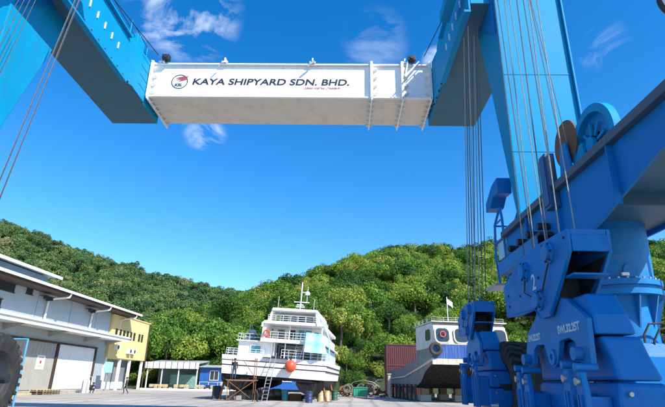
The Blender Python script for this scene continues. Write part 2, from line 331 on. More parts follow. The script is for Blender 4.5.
def leaf_mat(name, stops):
    m = bpy.data.materials.new(name); m.use_nodes = True; t = m.node_tree; t.nodes.clear(); L = t.links.new
    o = N(t, 'ShaderNodeOutputMaterial'); oi = N(t, 'ShaderNodeObjectInfo'); tc = N(t, 'ShaderNodeTexCoord')
    nz = N(t, 'ShaderNodeTexNoise'); nz.inputs['Scale'].default_value = 1.1; nz.inputs['Detail'].default_value = 3; L(tc.outputs['Object'], nz.inputs['Vector'])
    ad = N(t, 'ShaderNodeMath', operation='MULTIPLY_ADD'); ad.inputs[1].default_value = .75; L(oi.outputs['Random'], ad.inputs[0])
    m2 = N(t, 'ShaderNodeMath', operation='MULTIPLY_ADD'); m2.inputs[1].default_value = .9; m2.inputs[2].default_value = -.33; L(nz.outputs['Fac'], m2.inputs[0]); 
    nl = N(t, 'ShaderNodeTexNoise'); nl.inputs['Scale'].default_value = .035; nl.inputs['Detail'].default_value = 3; L(oi.outputs['Location'], nl.inputs['Vector'])
    m3 = N(t, 'ShaderNodeMath', operation='MULTIPLY_ADD'); m3.inputs[1].default_value = 1.1; L(nl.outputs['Fac'], m3.inputs[0]); L(m2.outputs[0], m3.inputs[2]); m4 = N(t, 'ShaderNodeMath', operation='SUBTRACT'); m4.inputs[1].default_value = .5; L(m3.outputs[0], m4.inputs[0]); L(m4.outputs[0], ad.inputs[2])
    r = N(t, 'ShaderNodeValToRGB'); r.color_ramp.elements[0].color = (*stops[0][1], 1); r.color_ramp.elements[0].position = stops[0][0]
    r.color_ramp.elements[1].color = (*stops[-1][1], 1); r.color_ramp.elements[1].position = stops[-1][0]
    for p, c in stops[1:-1]: e = r.color_ramp.elements.new(p); e.color = (*c, 1)
    L(ad.outputs[0], r.inputs['Fac'])
    d = N(t, 'ShaderNodeBsdfPrincipled'); d.inputs['Roughness'].default_value = .55; d.inputs['Specular IOR Level'].default_value = .25; L(r.outputs['Color'], d.inputs['Base Color'])
    tr = N(t, 'ShaderNodeBsdfTranslucent'); L(r.outputs['Color'], tr.inputs['Color'])
    mx = N(t, 'ShaderNodeMixShader'); mx.inputs[0].default_value = .28; L(d.outputs[0], mx.inputs[1]); L(tr.outputs[0], mx.inputs[2]); L(mx.outputs[0], o.inputs[0])
    return m
LEAF = leaf_mat('near leaves', [(0, (.022, .07, .014)), (.25, (.055, .14, .020)), (.5, (.12, .245, .028)), (.75, (.23, .345, .04)), (1, (.36, .34, .08))])
LEAFF = leaf_mat('hillside leaves', [(0, (.036, .085, .035)), (.35, (.075, .155, .052)), (.65, (.13, .22, .065)), (.9, (.18, .25, .08)), (1, (.26, .28, .13))])
BARK = mat('tree bark', (.13, .10, .075), .9, var=.3, scale=4, bump=.5)
def crown_mesh(name, seed, nclump, nleaf, ls, m, flat=.8):
    g = np.random.default_rng(seed); V = []; 
    cs = []
    for i in range(nclump):
        d = g.normal(size=3); d /= np.linalg.norm(d); d[2] = abs(d[2]) * 1.1 - .35
        rr = g.uniform(.35, .85); c = d * rr; c[2] *= flat; cs.append((c, g.uniform(.20, .38)))
    per = nleaf // nclump
    for c, r in cs:
        d = g.normal(size=(per, 3)); d[:, 2] += .35; d /= np.linalg.norm(d, axis=1)[:, None]
        p = c + d * r * g.uniform(.75, 1.12, size=(per, 1)); p[:, 2] = np.where(p[:, 2] < -.5, -.5 + g.normal(size=per) * .05, p[:, 2])
        nrm = d + g.normal(size=(per, 3)) * .55; nrm /= np.linalg.norm(nrm, axis=1)[:, None]
        a = np.cross(nrm, g.normal(size=(per, 3))); a /= np.linalg.norm(a, axis=1)[:, None]; b = np.cross(nrm, a)
        s = ls * g.uniform(.6, 1.3, size=(per, 1)); droop = nrm * s * .3
        V.append(np.stack([p - a * s, p + b * s * .55 - droop * 0, p + a * s - droop, p - b * s * .55], 1))
    V = np.concatenate(V).reshape(-1, 3); n = len(V) // 4
    me = bpy.data.meshes.new(name); me.vertices.add(n * 4); me.vertices.foreach_set('co', V.astype(np.float32).ravel())
    me.loops.add(n * 4); me.loops.foreach_set('vertex_index', np.arange(n * 4, dtype=np.int32)); me.polygons.add(n)
    me.polygons.foreach_set('loop_start', np.arange(0, n * 4, 4, dtype=np.int32)); me.polygons.foreach_set('loop_total', np.full(n, 4, dtype=np.int32))
    me.update(calc_edges=True); me.validate(); me.materials.append(m); return me
def trunk_mesh(seed):
    r_ = random.Random(seed); b = MB()
    b.tube([(0, 0, -.4), (.05, .02, .3), (.02, .05, .9), (.08, 0, 1.5)], .075, 7, .04)
    for k in range(5):
        a = k * 1.26 + r_.random(); e = r_.uniform(.4, .75)
        b.tube([(.04, .02, .75 + .12 * k), (.3 * e * math.cos(a), .3 * e * math.sin(a), 1.1 + .1 * k), (e * math.cos(a), e * math.sin(a), 1.5 + .1 * k)], .035, 5, .012)
    return b
NEARC = [crown_mesh('crown', s, nc, nl, ls, LEAF, fl) for s, fl, nc, nl, ls in ((1, .95, 30, 4200, .046), (2, .8, 18, 3200, .058), (3, 1.35, 34, 4600, .043), (4, .7, 38, 4400, .038), (5, 1.0, 15, 2600, .06), (6, .85, 24, 3600, .05))]
FARC = [crown_mesh('hillside_crown', 20 + s, 15, 1100, .082, LEAFF, fl) for s, fl in enumerate((.9, 1.1, .75, 1.3, .95))]
tr0 = [trunk_mesh(s) for s in (1, 2, 3)]; TR = []
for b in tr0:
    me = bpy.data.meshes.new('trunk'); me.from_pydata(b.v, [], b.f); me.materials.append(BARK); me.polygons.foreach_set('use_smooth', [True] * len(me.polygons)); TR.append(me)
g_ = np.random.default_rng(11)
def scatter(x0, x1, y0, y1, sp):
    out = []; j = 0; y = y0
    while y < y1:
        x = x0 + (sp / 2 if j % 2 else 0)
        while x < x1: out.append((x + g_.uniform(-.35, .35) * sp, y + g_.uniform(-.35, .35) * sp)); x += sp
        y += sp * .87; j += 1
    return np.array(out)
def inview(p, m=1.0):   # plan wedge seen from the yard, with a margin to both sides
    return (p[:, 0] > -.78 * p[:, 1] - 8) & (p[:, 0] < .78 * p[:, 1] + 8)
P = scatter(-75, 150, 84, 172, 4.3); P = P[inview(P)]; H = hill(P[:, 0], P[:, 1]); k = H > -.2; P, H = P[k], H[k]
order = np.argsort(P[:, 1] + g_.uniform(0, 4, len(P))); P, H = P[order], H[order]
NIND = 230; kd_short = ['broad green tree', 'tall green tree', 'low green tree']
where = ['behind the warehouse roof', 'over the yellow block', 'behind the low shed', 'above the blue cabin', 'left of the catamaran', 'behind the catamaran', 'right of the catamaran', 'above the scrap heap', 'over the maroon container', 'behind the work boat', 'behind the hoist ropes', 'behind the far lifting block', 'beyond the slewing post', 'past the slewing post']
wx = [-62, -50, -40, -30, -20, -8, 2, 10, 18, 28, 38, 50, 70]
kinds = [('broad crowned tree on the green hillside behind the yard', 'broadleaf_tree'), ('taller rounded tree rising on the green hillside behind the yard', 'rounded_tree'), ('low spreading tree at the foot of the hillside behind the yard', 'spreading_tree')]
for i in range(min(NIND, len(P))):
    x, y = P[i]; z = float(H[i]); ci = int(g_.integers(0, 6)); kd = 1 if ci in (2, 4) else (2 if ci == 3 else 0)
    s = float(2.6 + 2.5 * g_.random() ** 1.7) * (.85 if kd == 2 else 1)
    o = thing(kinds[kd][1], kinds[kd][0], 'tree', (x, y, z), (0, 0, float(g_.uniform(0, 6.28))), 'trees on the hillside behind the yard'); o.scale = (s, s, s)
    lm = where[sum(x / y * 90 > q for q in wx)]; tr_ = 'front edge' if y < 90 else ('second row' if y < 94 else ('third row' if y < 98 else ('lower slope' if y < 104 else 'upper slope')))
    o['label'] = '%s %s, %s, %s' % ('wide' if s > 3.3 else 'small', kd_short[kd], tr_, lm)
    t = bpy.data.objects.new('trunk', TR[i % 3]); col.objects.link(t); t.parent = o
    c = bpy.data.objects.new('crown', NEARC[ci]); col.objects.link(c); c.parent = o; c.location = (0, 0, 1.3 if kd != 2 else 1.05)
def gn_forest(name, pts, meshes, smin, smax, zoff):
    """one object that carries the mass of trees: a point cloud with crown instances"""
    me = bpy.data.meshes.new(name); me.from_pydata([tuple(map(float, p)) for p in pts], [], [])
    a = me.attributes.new('pick', 'INT', 'POINT'); a.data.foreach_set('value', g_.integers(0, len(meshes), len(pts)).astype(np.int32))
    a = me.attributes.new('size', 'FLOAT', 'POINT'); a.data.foreach_set('value', g_.uniform(smin, smax, len(pts)).astype(np.float32))
    a = me.attributes.new('turn', 'FLOAT', 'POINT'); a.data.foreach_set('value', g_.uniform(0, 6.28, len(pts)).astype(np.float32))
    o = bpy.data.objects.new(name, me); col.objects.link(o); o['kind'] = 'stuff'
    c = bpy.data.collections.new(name + '_kinds')
    for i, mm in enumerate(meshes):
        q = bpy.data.objects.new('%s_kind_%d' % (name, i), mm); c.objects.link(q)
    ng = bpy.data.node_groups.new(name, 'GeometryNodeTree'); ng.interface.new_socket('Geometry', in_out='INPUT', socket_type='NodeSocketGeometry'); ng.interface.new_socket('Geometry', in_out='OUTPUT', socket_type='NodeSocketGeometry')
    L = ng.links.new; gi = ng.nodes.new('NodeGroupInput'); go = ng.nodes.new('NodeGroupOutput')
    ci = ng.nodes.new('GeometryNodeCollectionInfo'); ci.inputs['Collection'].default_value = c; ci.inputs['Separate Children'].default_value = True; ci.inputs['Reset Children'].default_value = True
    ip = ng.nodes.new('GeometryNodeInstanceOnPoints'); ip.inputs['Pick Instance'].default_value = True
    def attr(n, ty): q = ng.nodes.new('GeometryNodeInputNamedAttribute'); q.data_type = ty; q.inputs['Name'].default_value = n; return q.outputs['Attribute']
    cx = ng.nodes.new('ShaderNodeCombineXYZ'); L(attr('turn', 'FLOAT'), cx.inputs['Z'])
    er = ng.nodes.new('FunctionNodeEulerToRotation'); L(cx.outputs[0], er.inputs[0])
    L(gi.outputs[0], ip.inputs['Points']); L(ci.outputs[0], ip.inputs['Instance']); L(attr('pick', 'INT'), ip.inputs['Instance Index']); L(er.outputs[0], ip.inputs['Rotation'])
    L(attr('size', 'FLOAT'), ip.inputs['Scale']); L(ip.outputs[0], go.inputs[0])
    md = o.modifiers.new('scatter', 'NODES'); md.node_group = ng
    return o
rest = np.column_stack([P[NIND:], H[NIND:] + 4.0])
und = scatter(-75, 150, 84, 165, 3.2); und = und[inview(und)]; hz = hill(und[:, 0], und[:, 1]); k = hz > -.2
gn_forest('forest', rest, NEARC, 2.6, 5.2, 4)
gn_forest('undergrowth', np.column_stack([und[k], hz[k] + .9]), NEARC[:4], 1.6, 2.7, 1)
F = scatter(-420, 40, 108, 330, 5.2); F = F[inview(F)]; HF = hill(F[:, 0], F[:, 1]); k = (HF > 1) & ~((F[:, 0] > -60) & (F[:, 1] < 175)); F, HF = F[k], HF[k]
gn_forest('distant_forest', np.column_stack([F, HF + 3.2 + g_.uniform(-1, 1.6, len(F)) ]), FARC, 2.2, 5.4, 3)
# ---------------------------------------------------------------- boat hoist
XC = -2.65
hoist = thing('boat_hoist', 'huge sky blue travelling boat hoist on rubber wheels with a white lettered cross beam', 'boat hoist', (XC, 13, 0))
def mx(s, x): return XC + s * x
# white cross beam
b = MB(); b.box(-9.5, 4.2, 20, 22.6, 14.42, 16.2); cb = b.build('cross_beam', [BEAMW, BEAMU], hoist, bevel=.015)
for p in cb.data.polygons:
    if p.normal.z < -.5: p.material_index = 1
b = MB(); b.box(-9.5, 4.2, 19.86, 20.0, 14.36, 14.415); b.box(-9.5, 4.2, 19.86, 22.7, 16.203, 16.26); b.build('edge_flange', BEAMW, cb)
def tri_rib(b, x, s, z):   # small triangular gusset against a splice plate
    b.prism([(x, z - .09), (x + s * .22, z), (x, z + .09)], 'y', 19.78, 19.995)
for i, (x, sd_) in enumerate(((-9.42, 1), (1.30, 1), (2.78, 1), (4.12, -1))):
    b = MB(); b.box(x - .06, x + .06, 19.76, 19.996, 14.30, 16.36)
    b.box(x - .03, x + .03, 19.76, 22.75, 14.20, 14.355)
    b.build('splice_plate', BEAMW, cb, bevel=.008)
    b = MB()
    for z in (14.62, 15.05, 15.5, 15.95): tri_rib(b, x + sd_ * .062, sd_, z)
    for y in np.arange(20.3, 22.6, .45): b.prism([(x - .2, 14.416), (x, 14.22), (x + .2, 14.416)], 'y', y, y + .03)
    b.each('gusset_rib', BEAMW, cb)
for x in (-9.0, -5.9, -1.6, 2.9):
    b = MB(); b.box(x, x + .06, 19.8, 20.1, 16.27, 16.55 if x > -8 else 16.7); b.box(x - .12, x + .18, 19.78, 19.85, 16.27, 16.33); b.build('lifting_lug', BEAMW, cb)
b = MB(); b.tube([(-5.95, 19.7, 16.2), (-6.15, 19.7, 15.95)], .035, 6); b.tube([(-1.5, 19.7, 16.3), (-1.8, 19.7, 16.0)], .06, 6); b.build('lamp_bracket', STEEL, cb)
b = MB(); b.tube([(3.6, 19.72, 16.3), (2.9, 19.72, 15.45)], .05, 6); b.tube([(2.9, 19.72, 15.45), (3.05, 19.72, 16.3)], .035, 6); b.build('strut', BEAMW, cb)
for x in (-8.75, 3.25):
    b = MB(); b.box(x - .18, x + .18, 19.6, 19.9, 16.33, 16.6); b.cyl((x, 19.56, 16.47), .11, .06, 'y'); b.box(x - .04, x + .04, 19.7, 19.8, 16.2, 16.3); b.build('floodlight', DARK, cb, bevel=.02)
RF = (R(90), 0, 0)
YF = 19.988
text('lettering', 'KAYA SHIPYARD SDN. BHD.', .48, (-7.42, YF, 15.12), RF, TEXTM, cb, sx=1.28, shear=.15, bold=.010)
text('small_lettering', '(200601028756) (736508-P)', 0.14, (-1.95, YF, 14.9), RF, REDM, cb, sx=1.1, shear=.1)
b = MB(); b.lathe([(.365, 0), (.40, 0), (.40, .01), (.365, .01)], (-8.02, YF - .004, 15.27), 'y', 40, closed=True); b.build('logo_ring', TEXTM, cb)
b = MB()
for k, (dx, dz, ln) in enumerate(((-.24, .14, .55), (-.18, .06, .45), (-.08, -.01, .38))):
    b.prism([(-8.02 + dx, 15.29 + dz), (-8.02 + dx + ln, 15.29 + dz + .1), (-8.02 + dx + ln + .12, 15.29 + dz + .16), (-8.02 + dx + ln * .4, 15.29 + dz + .1)], 'y', YF - .006, YF + .004)
b.build('logo_mark', REDM, cb)
text('logo_letters', 'KSL', .21, (-8.26, YF, 15.02), RF, TEXTM, cb, sx=1.1, shear=.3, bold=.006)

def side(s):
    # upper longitudinal beam with its deep inner plate
    y0_ = 13.3 if s > 0 else 12.0; xa, xb = sorted((mx(s, 6.93), mx(s, 9.25))); b = MB(); b.box(xa, xb, y0_, 21.8, 13.95, 16.2)
    ub = b.build('side_beam', SKYBLUE, hoist, bevel=.02); under(ub, BOUNCE)
    x0, x1 = sorted((mx(s, 6.85), mx(s, 6.92)))
    b = MB(); b.prism([(y0_, 13.7), (17.6, 13.7), (18.4, 13.95), (19.75, 13.95), (19.75, 16.3), (17.4, 15.75), (y0_, 15.75)], 'x', x0, x1); b.build('inner_plate', SKYBLUE, ub, bevel=.01)
    b = MB(); x0, x1 = sorted((mx(s, 6.70), mx(s, 6.92))); b.box(x0, x1, y0_, 17.4, 15.76, 15.84); b.box(x0, x1, y0_, 17.5, 13.60, 13.69); b.build('plate_flange', SKYBLUE, ub)
    xa, xb = sorted((mx(s, 5.9), mx(s, 6.8))); b = MB(); b.box(xa + .3, xb - .25, -4, y0_ + 1.5, 14.4, 14.8); b.build('trolley_rail', SKYBLUE, ub, bevel=.02)
    bolt = None
    for y in np.arange(13.5, 19.6, .55):
        if bolt is None:
            q = MB(); q.cyl((mx(s, 6.85) if s < 0 else mx(s, 6.79), y, 13.83), .05, .06, 'x', 6); bolt = q.build('bolt', DARK, ub)
        else: piece('bolt', bolt, (0, y - 13.5, 0), ub)
    pr = None; i = 0
    for y in np.arange(13.6, 17.0, .6):
        if pr is None:
            q = MB(); xa, xb = sorted((mx(s, 6.80), mx(s, 6.85))); q.box(xa, xb, y, y + .035, 14.6, 14.9); pr = q.build('cable_bracket', WHITE2, ub)
        else: piece('cable_bracket', pr, (0, y - 13.6, 0), ub)
    # horizontal corner gussets into the cross beam
    for z in (14.45, 14.95, 15.45, 15.95):
        xa, xb = sorted((mx(s, 6.84), mx(s, 6.15)))
        q = MB(); q.prism([(mx(s, 6.84), 18.6), (mx(s, 6.84), 20.0), (mx(s, 6.9), 20.4)] if False else [(mx(s, 6.85), 18.9), (mx(s, 6.85), 19.98), (mx(s, 6.90), 19.98)], 'z', z, z + .03)
        q.build('corner_gusset', ROYAL, ub)
    b = MB()
    for y in (18.0, 19.0, 19.9):
        b.tube([(mx(s, 7.2), y, 16.2), (mx(s, 7.2), y, 17.2)], .03, 6)
    b.tube([(mx(s, 7.2), 18, 17.2), (mx(s, 7.2), 19.9, 17.2)], .03, 6); b.tube([(mx(s, 7.2), 18, 16.75), (mx(s, 7.2), 19.9, 16.75)], .025, 6)
    b.build('handrail', SKYBLUE, ub)
    b = MB(); xa, xb = sorted((mx(s, 7.05), mx(s, 7.5))); b.box(xa, xb, 18.5, 19.3, 16.21, 16.9); b.build('junction_box', SKYBLUE, ub, bevel=.03)
    b = MB(); b.tube([(mx(s, 6.5), 19.7, 16.6), (mx(s, 7.1), 15.5, 16.55), (mx(s, 7.0), 9, 16.9)], .022, 5)
    b.tube([(mx(s, 7.3), 19.9, 16.9), (mx(s, 7.4), 8, 17.3)], .018, 5); b.build('stay_cable', DARK, ub)
    b = MB(); xa, xb = sorted((mx(s, 6.86), mx(s, 6.4))); b.box(xa, xb, 10.6, 11.7, 13.95, 14.39); b.box(xa, xb, 7.2, 10.3, 13.95, 14.39)
    b.each('trolley', ROYAL, ub, bevel=.02)
    # leg
    x0, x1 = sorted((mx(s, 7.65), mx(s, 9.80)))
    lp = [(13.05, 6.12), (13.25, 6.12), (13.75, 8.5), (14.3, 11.1), (15.05, 13.94), (15.6, 16.25), (13.05, 16.25)] if s > 0 else [(11.75, 6.12), (12.0, 6.12), (12.84, 9.0), (14.1, 12.7), (14.5, 13.94), (15.2, 16.25), (11.75, 16.25)]
    ly = lp[0][0]; b = MB(); b.prism(lp, 'x', x0, x1); lg = b.build('leg', SKYBLUE, hoist, bevel=.03)
    b = MB()
    xe = mx(s, 9.85); b.box(min(xe, mx(s, 9.802)), max(xe, mx(s, 9.802)), ly - .1, ly + .5, 6.2, 16.2)
    b.build('leg_flange', SKYBLUE, lg)
    b = MB()
    for z in (8.2, 10.9): b.box(x0 + .02, x1 - .02, ly - .012, ly - .0005, z, z + .035)
    b.each('weld_seam', SKYBLUE, lg)
    b = MB(); xa = mx(s, 7.65); xb = mx(s, 7.1)
    b.prism([(ly + .15, 12.6), (ly + 1.7, 13.93), (ly + .15, 13.93)], 'x', mx(s, 7.58), mx(s, 7.64)); b.build('haunch_gusset', ROYAL, lg)
    # lower beam
    ye = 14.4 if s > 0 else 13.2
    x0, x1 = sorted((mx(s, 7.65), mx(s, 10.25)))
    b = MB(); b.box(x0 + .07, x1 - .07, -3, ye - .002, 5.32, 6.1); lb = b.build('lower_beam', MIDB, hoist, bevel=.02); under(lb, BOUNCE2)
    for xa, outer in ((x0, s < 0), (x1 - .065, s > 0)):
        b = MB(); b.prism([(-3, 5.25), (ye, 5.2), (ye, 6.098), (-3, 6.098)] if outer else [(-3, 5.25), (7.0, 5.25), (9.0, 4.72), (10.2, 4.5), (ye, 4.5), (ye, 6.098), (-3, 6.098)], 'x', xa, xa + .065); b.build('side_web', MIDB, lb, bevel=.01)
    for y in (6.5, 9.0, 13.3):
        b = MB(); b.box(x0 + .068, x1 - .068, y, y + .03, 5.05, 5.318); b.build('cross_stiffener', BOUNCE2, lb)
    x0, x1 = sorted((mx(s, 7.50), mx(s, 7.648))); b = MB(); b.box(x0, x1, -3, ye, 5.93, 6.105); b.box(x0, x1, -3, 14.4, 5.88, 5.975) if False else None
    b.build('top_flange', SLATE, lb, bevel=.01)
    b = MB()
    for y in (5.6, 8.2, 10.6, 12.4):
        xa, xb = sorted((mx(s, 7.52), mx(s, 7.648))); b.box(xa, xb, y, y + .03, 5.3 if y < 7 else 4.78, 5.97)
    b.each('web_stiffener', MIDB, lb)
    # slewing post and bogie
    cx, cy = mx(s, 9.12), 11.6
    b = MB(); b.lathe([(.86, 5.318), (.83, 4.2), (.82, 3.98), (.97, 3.96), (.97, 3.84), (.89, 3.83), (.89, 3.76), (.97, 3.75), (.97, 3.63), (.72, 3.62), (.72, 2.6), (.76, 1.9)], (cx, cy, 0), 'z', 48)
    sp = b.build('slewing_post', ROYAL2, hoist, smooth=True)
    b = MB(); b.lathe([(.16, 0), (.16, .02), (.13, .025)], (cx - .05, cy - .85, 4.15), 'y', 18); b.build('inspection_cap', ROYAL2, sp, smooth=True)
    q = None
    for k in range(12):
        a = k * math.pi / 6
        if q is None:
            m_ = MB(); m_.prism([(.715, 2.9), (.715, 3.61), (.94, 3.61)], 'y', -.018, .018); q = m_.build('stiffener', ROYAL2, sp, world=False); q.location = (cx - XC, cy - 13, 0)
        else: piece('stiffener', q, (cx - XC, cy - 13, 0), sp, (0, 0, a))
    q = None
    for k in range(32):
        a = 2 * math.pi * k / 32
        if q is None: m_ = MB(); m_.cyl((.91, 0, 3.955), .028, .05, 'z', 6); q = m_.build('flange_bolt', STEEL, sp, world=False); q.location = (cx - XC, cy - 13, 0)
        else: piece('flange_bolt', q, (cx - XC, cy - 13, 0), sp, (0, 0, a))
    b = MB(); b.box(cx - .25, cx - .1, cy - .86, cy - .8, 4.03, 4.1); b.build('small_plate', WHITE2, sp)
    b = MB(); xa, xb = cx - .55, cx + .55
    b.prism([(cy - 1.1, 1.0), (16.6, 1.25), (16.6, 1.9), (cy + .8, 2.1), (cy - .9, 2.6), (cy - 1.1, 2.3)], 'x', xa, xb); b.build('bogie_frame', ROYAL, hoist, bevel=.03)
    for k in range(4):
        xx = cx + (-.05 + .17 * k) * s; yy = cy - .80 - .03 * (k % 2); h_ = .12 * k
        b = MB(); b.tube([(xx - .05 * s, yy - .05, 1.0), (xx - .1 * s, yy - .1, 1.7), (xx - .02 * s, yy - .06, 2.35), (xx - .02 * s, yy - .1, 2.75 - h_), (xx + .12 * s, yy - .12, 2.98 - h_), (xx + .4 * s, yy - .1, 3.0 - h_ * .6), (xx + .9 * s, yy, 2.85), (xx + 1.5 * s, yy + .2, 2.55)], .022, 8)
        b.build('hydraulic_hose', BLACK, sp, smooth=True)
    b = MB(); b.tube([(cx - .75 * s, cy - .75, 2.4), (cx + .85 * s, cy - .75, 2.4)], .025, 6); b.build('hose_clamp_bar', DARK, sp)
    for (wx, wy) in ((7.85, 15.4), (10.85, 15.4), (7.95 if s > 0 else 7.85, 12.35), (10.85, 12.35)): wheel(mx(s, wx) - (.35 if s < 0 else 0), wy, s if wx < 9 else -s)
    b = MB(); b.tube([(mx(s, 7.4), 15.4, 1.6), (mx(s, 11.5), 15.4, 1.6)], .14, 12); b.tube([(mx(s, 7.4), 12.35, 1.6), (mx(s, 11.3), 12.35, 1.6)], .14, 12); b.each('axle', DARK, hoist)
    b = MB(); b.tube([(mx(s, 10.15), 10.4, 5.3), (mx(s, 10.5), 10.3, 4.3), (mx(s, 11.3), 10.2, 2.9)], .07, 8); b.build('drain_pipe', BLACK, lb)
wheel_proto = []
def wheel(x, y, s):
    RR = 1.35
    if not wheel_proto:
        b = MB(); b.lathe([(.35, -.2), (.62, -.3), (.66, -.34), (.66, .34), (.62, .3), (.35, .12), (.32, -.02), (.0, -.02)], (0, 0, 0), 'x', 28); rim = b.build('wheel', DARK, hoist, smooth=True, world=False)
        b = MB(); b.lathe([(.66, -.30), (.80, -.40), (1.05, -.42), (1.20, -.38), (1.27, -.30), (1.28, 0), (1.27, .30), (1.20, .38), (1.05, .42), (.80, .40), (.66, .30)], (0, 0, 0), 'x', 48, closed=True)
        nl = 30
        for k in range(nl):
            for sg in (-1, 1):
                a0 = 2 * math.pi * (k + (.5 if sg > 0 else 0)) / nl; vs = []
                for (xx, da, r0, r1) in ((.0, .10, 1.26, 1.35), (.30, 0, 1.25, 1.345), (.42, -.02, 1.08, 1.27)):
                    for rr in (r0, r1):
                        for wv in (-.042, .042): a = a0 + da + wv; vs.append((sg * xx, rr * math.cos(a), rr * math.sin(a)))
                fs = []
                for j in (0, 1):
                    o = j * 4
                    fs += [(o, o + 4, o + 5, o + 1), (o + 2, o + 3, o + 7, o + 6), (o, o + 2, o + 6, o + 4), (o + 1, o + 5, o + 7, o + 3)]
                fs += [(0, 1, 3, 2), (8, 10, 11, 9)]; b.add(vs, fs)
        ty = b.build('tyre', BLACK, rim, world=False)
        q = None
        for k in range(10):
            a = 2 * math.pi * k / 10
            if q is None: m_ = MB(); m_.cyl((-.1, .46, 0), .035, .2, 'x', 6); q = m_.build('wheel_nut', DARK, rim, world=False)
            else: piece('wheel_nut', q, (0, 0, 0), rim, (a, 0, 0))
        wheel_proto.append(rim)
        rim.location = (x - XC, y - 13, 1.6); rim.scale = (s, 1, 1); return
    rim = wheel_proto[0]; c = rim.copy(); col.objects.link(c); c.location = (x - XC, y - 13, 1.6); c.scale = (s, 1, 1); c.rotation_euler = (rnd.random(), 0, 0)
    for ch in kids(rim): d = ch.copy(); col.objects.link(d); d.parent = c
side(1); side(-1)
# runway strips that the wheels stand on
for s in (1, -1):
    x0, x1 = sorted((mx(s, 7.0), mx(s, 11.9)))
    b = MB(); b.box(x0, x1, -14, 18.2, -.2, .25); b.build('runway_kerb', CONC, kind='structure', bevel=.03)
# winch on the right-hand lower beam
b = MB(); b.cyl((5.72, 9.95, 6.86), .72, .07, 'x', 40); b.cyl((6.6, 9.95, 6.86), .72, .07, 'x', 40); b.cyl((5.72, 9.95, 6.86), .30, .95, 'x', 24)
wn = b.build('winch', ROYAL2, hoist, smooth=True)
b = MB(); b.lathe([(.76, 0), (.94, 0), (.94, .16), (.76, .16)], (5.56, 9.85, 6.78), 'x', 44, closed=True); b.build('brake_ring', SKYBLUE, wn, smooth=True)
for k in range(9):
    a = k * 2 * math.pi / 9
    q = MB(); q.box(-.02, .03, -.03, .03, .2, .52); o = q.build('spoke', SKYBLUE, wn, world=False); o.location = (5.66 - XC, 9.95 - 13, 6.86); o.rotation_euler = (a, 0, 0)
b = MB(); b.cyl((5.56, 9.95, 6.86), .17, .1, 'x', 20); b.build('hub', SKYBLUE, wn, bevel=.01)
b = MB(); b.prism([(9.2, 6.105), (10.95, 6.105), (10.75, 6.5), (10.3, 7.0), (10.15, 7.0), (10.1, 6.45), (9.5, 6.4)], 'x', 5.50, 5.58); b.prism([(9.3, 6.105), (10.7, 6.105), (10.2, 6.9), (9.7, 6.9)], 'x', 6.68, 6.76); b.build('winch_cradle', SKYBLUE, wn, bevel=.01)
b = MB(); b.lathe([(.6, 0), (.6, .04), (.42, .05), (.42, .45), (.6, .46), (.6, .5)], (5.55, 11.0, 7.4), 'x', 36); b.build('rope_drum', mat('rust brown drum', (.13, .07, .04), .8, var=.4, scale=3, bump=.4), hoist, smooth=True)
b = MB(); b.prism([(10.6, 6.105), (11.4, 6.105), (11.1, 7.35), (10.8, 7.35)], 'x', 6.1, 6.2); b.prism([(10.6, 6.105), (11.4, 6.105), (11.1, 7.35), (10.8, 7.35)], 'x', 5.44, 5.5); b.build('drum_bracket', ROYAL2, hoist, bevel=.01)
b = MB(); b.box(4.76, 5.0 - .005, 10.5, 10.85, 5.55, 6.9); b.box(4.73, 4.76, 10.53, 10.82, 5.62, 6.82); cbx = b.build('control_box', mat('slate blue box paint', (.02, .07, .18), .4, var=.1), hoist, bevel=.015)
b = MB(); b.box(4.78, 4.97, 10.48, 10.498, 5.95, 6.8); b.build('box_window', GLASS, cbx)
# operator ladder cage and exhaust hood at the far end of the right lower beam
b = MB(); hp = [(5.05, 13.4, 7.9), (4.9, 14.2, 7.75), (4.75, 15.2, 7.45), (4.7, 15.6, 7.2)]
b.prism([(13.96, 7.75), (14.5, 7.7), (15.25, 7.35), (15.3, 7.05), (14.85, 7.05), (14.5, 7.3), (14.0, 7.25)], 'x', 4.75, 5.2); b.build('exhaust_hood', ROYAL, hoist, bevel=.02)
b = MB()
for x in (4.98, 5.6):
    b.tube([(x, 14.5, 4.5), (x, 14.5, 6.6), (x, 14.62, 7.0)], .04, 6); b.tube([(x, 15.25, 4.5), (x, 15.45, 5.6), (x, 15.25, 6.6), (x, 14.62, 7.0)], .04, 6)
    for z in (4.6, 5.3, 6.0, 6.6): b.tube([(x, 14.5, z), (x, 15.33, z)], .03, 6)
for z in (4.6, 5.3, 6.0, 6.6): b.tube([(4.98, 15.33, z), (5.6, 15.33, z)], .03, 6)
lad = b.build('ladder_cage', ROYAL2, hoist)
b = MB(); b.box(5.01, 5.02, 14.53, 15.27, 5.42, 6.08); b.build('cage_panel', mat('pale clear panel', (.35, .45, .5), .2, var=.1, bump=0), lad)
b = MB(); b.box(4.55, 5.6, 14.42, 15.4, 4.47, 4.54); b.build('cage_floor', STEEL, lad)
b = MB()
for y in (11.3, 12.0, 12.7, 13.4): b.cyl((4.70, y, 5.32), .09, .28, 'x', 14)
b.box(4.66, 4.98, 11.1, 13.7, 5.05, 5.14); b.build('guide_roller', DARK, hoist, bevel=.01)
b = MB(); b.box(4.5, 4.99, 11.0, 13.8, 4.62, 4.72); b.box(4.5, 4.56, 11.0, 13.8, 4.72, 5.0); b.build('roller_shelf', ROYAL2, hoist, bevel=.01)
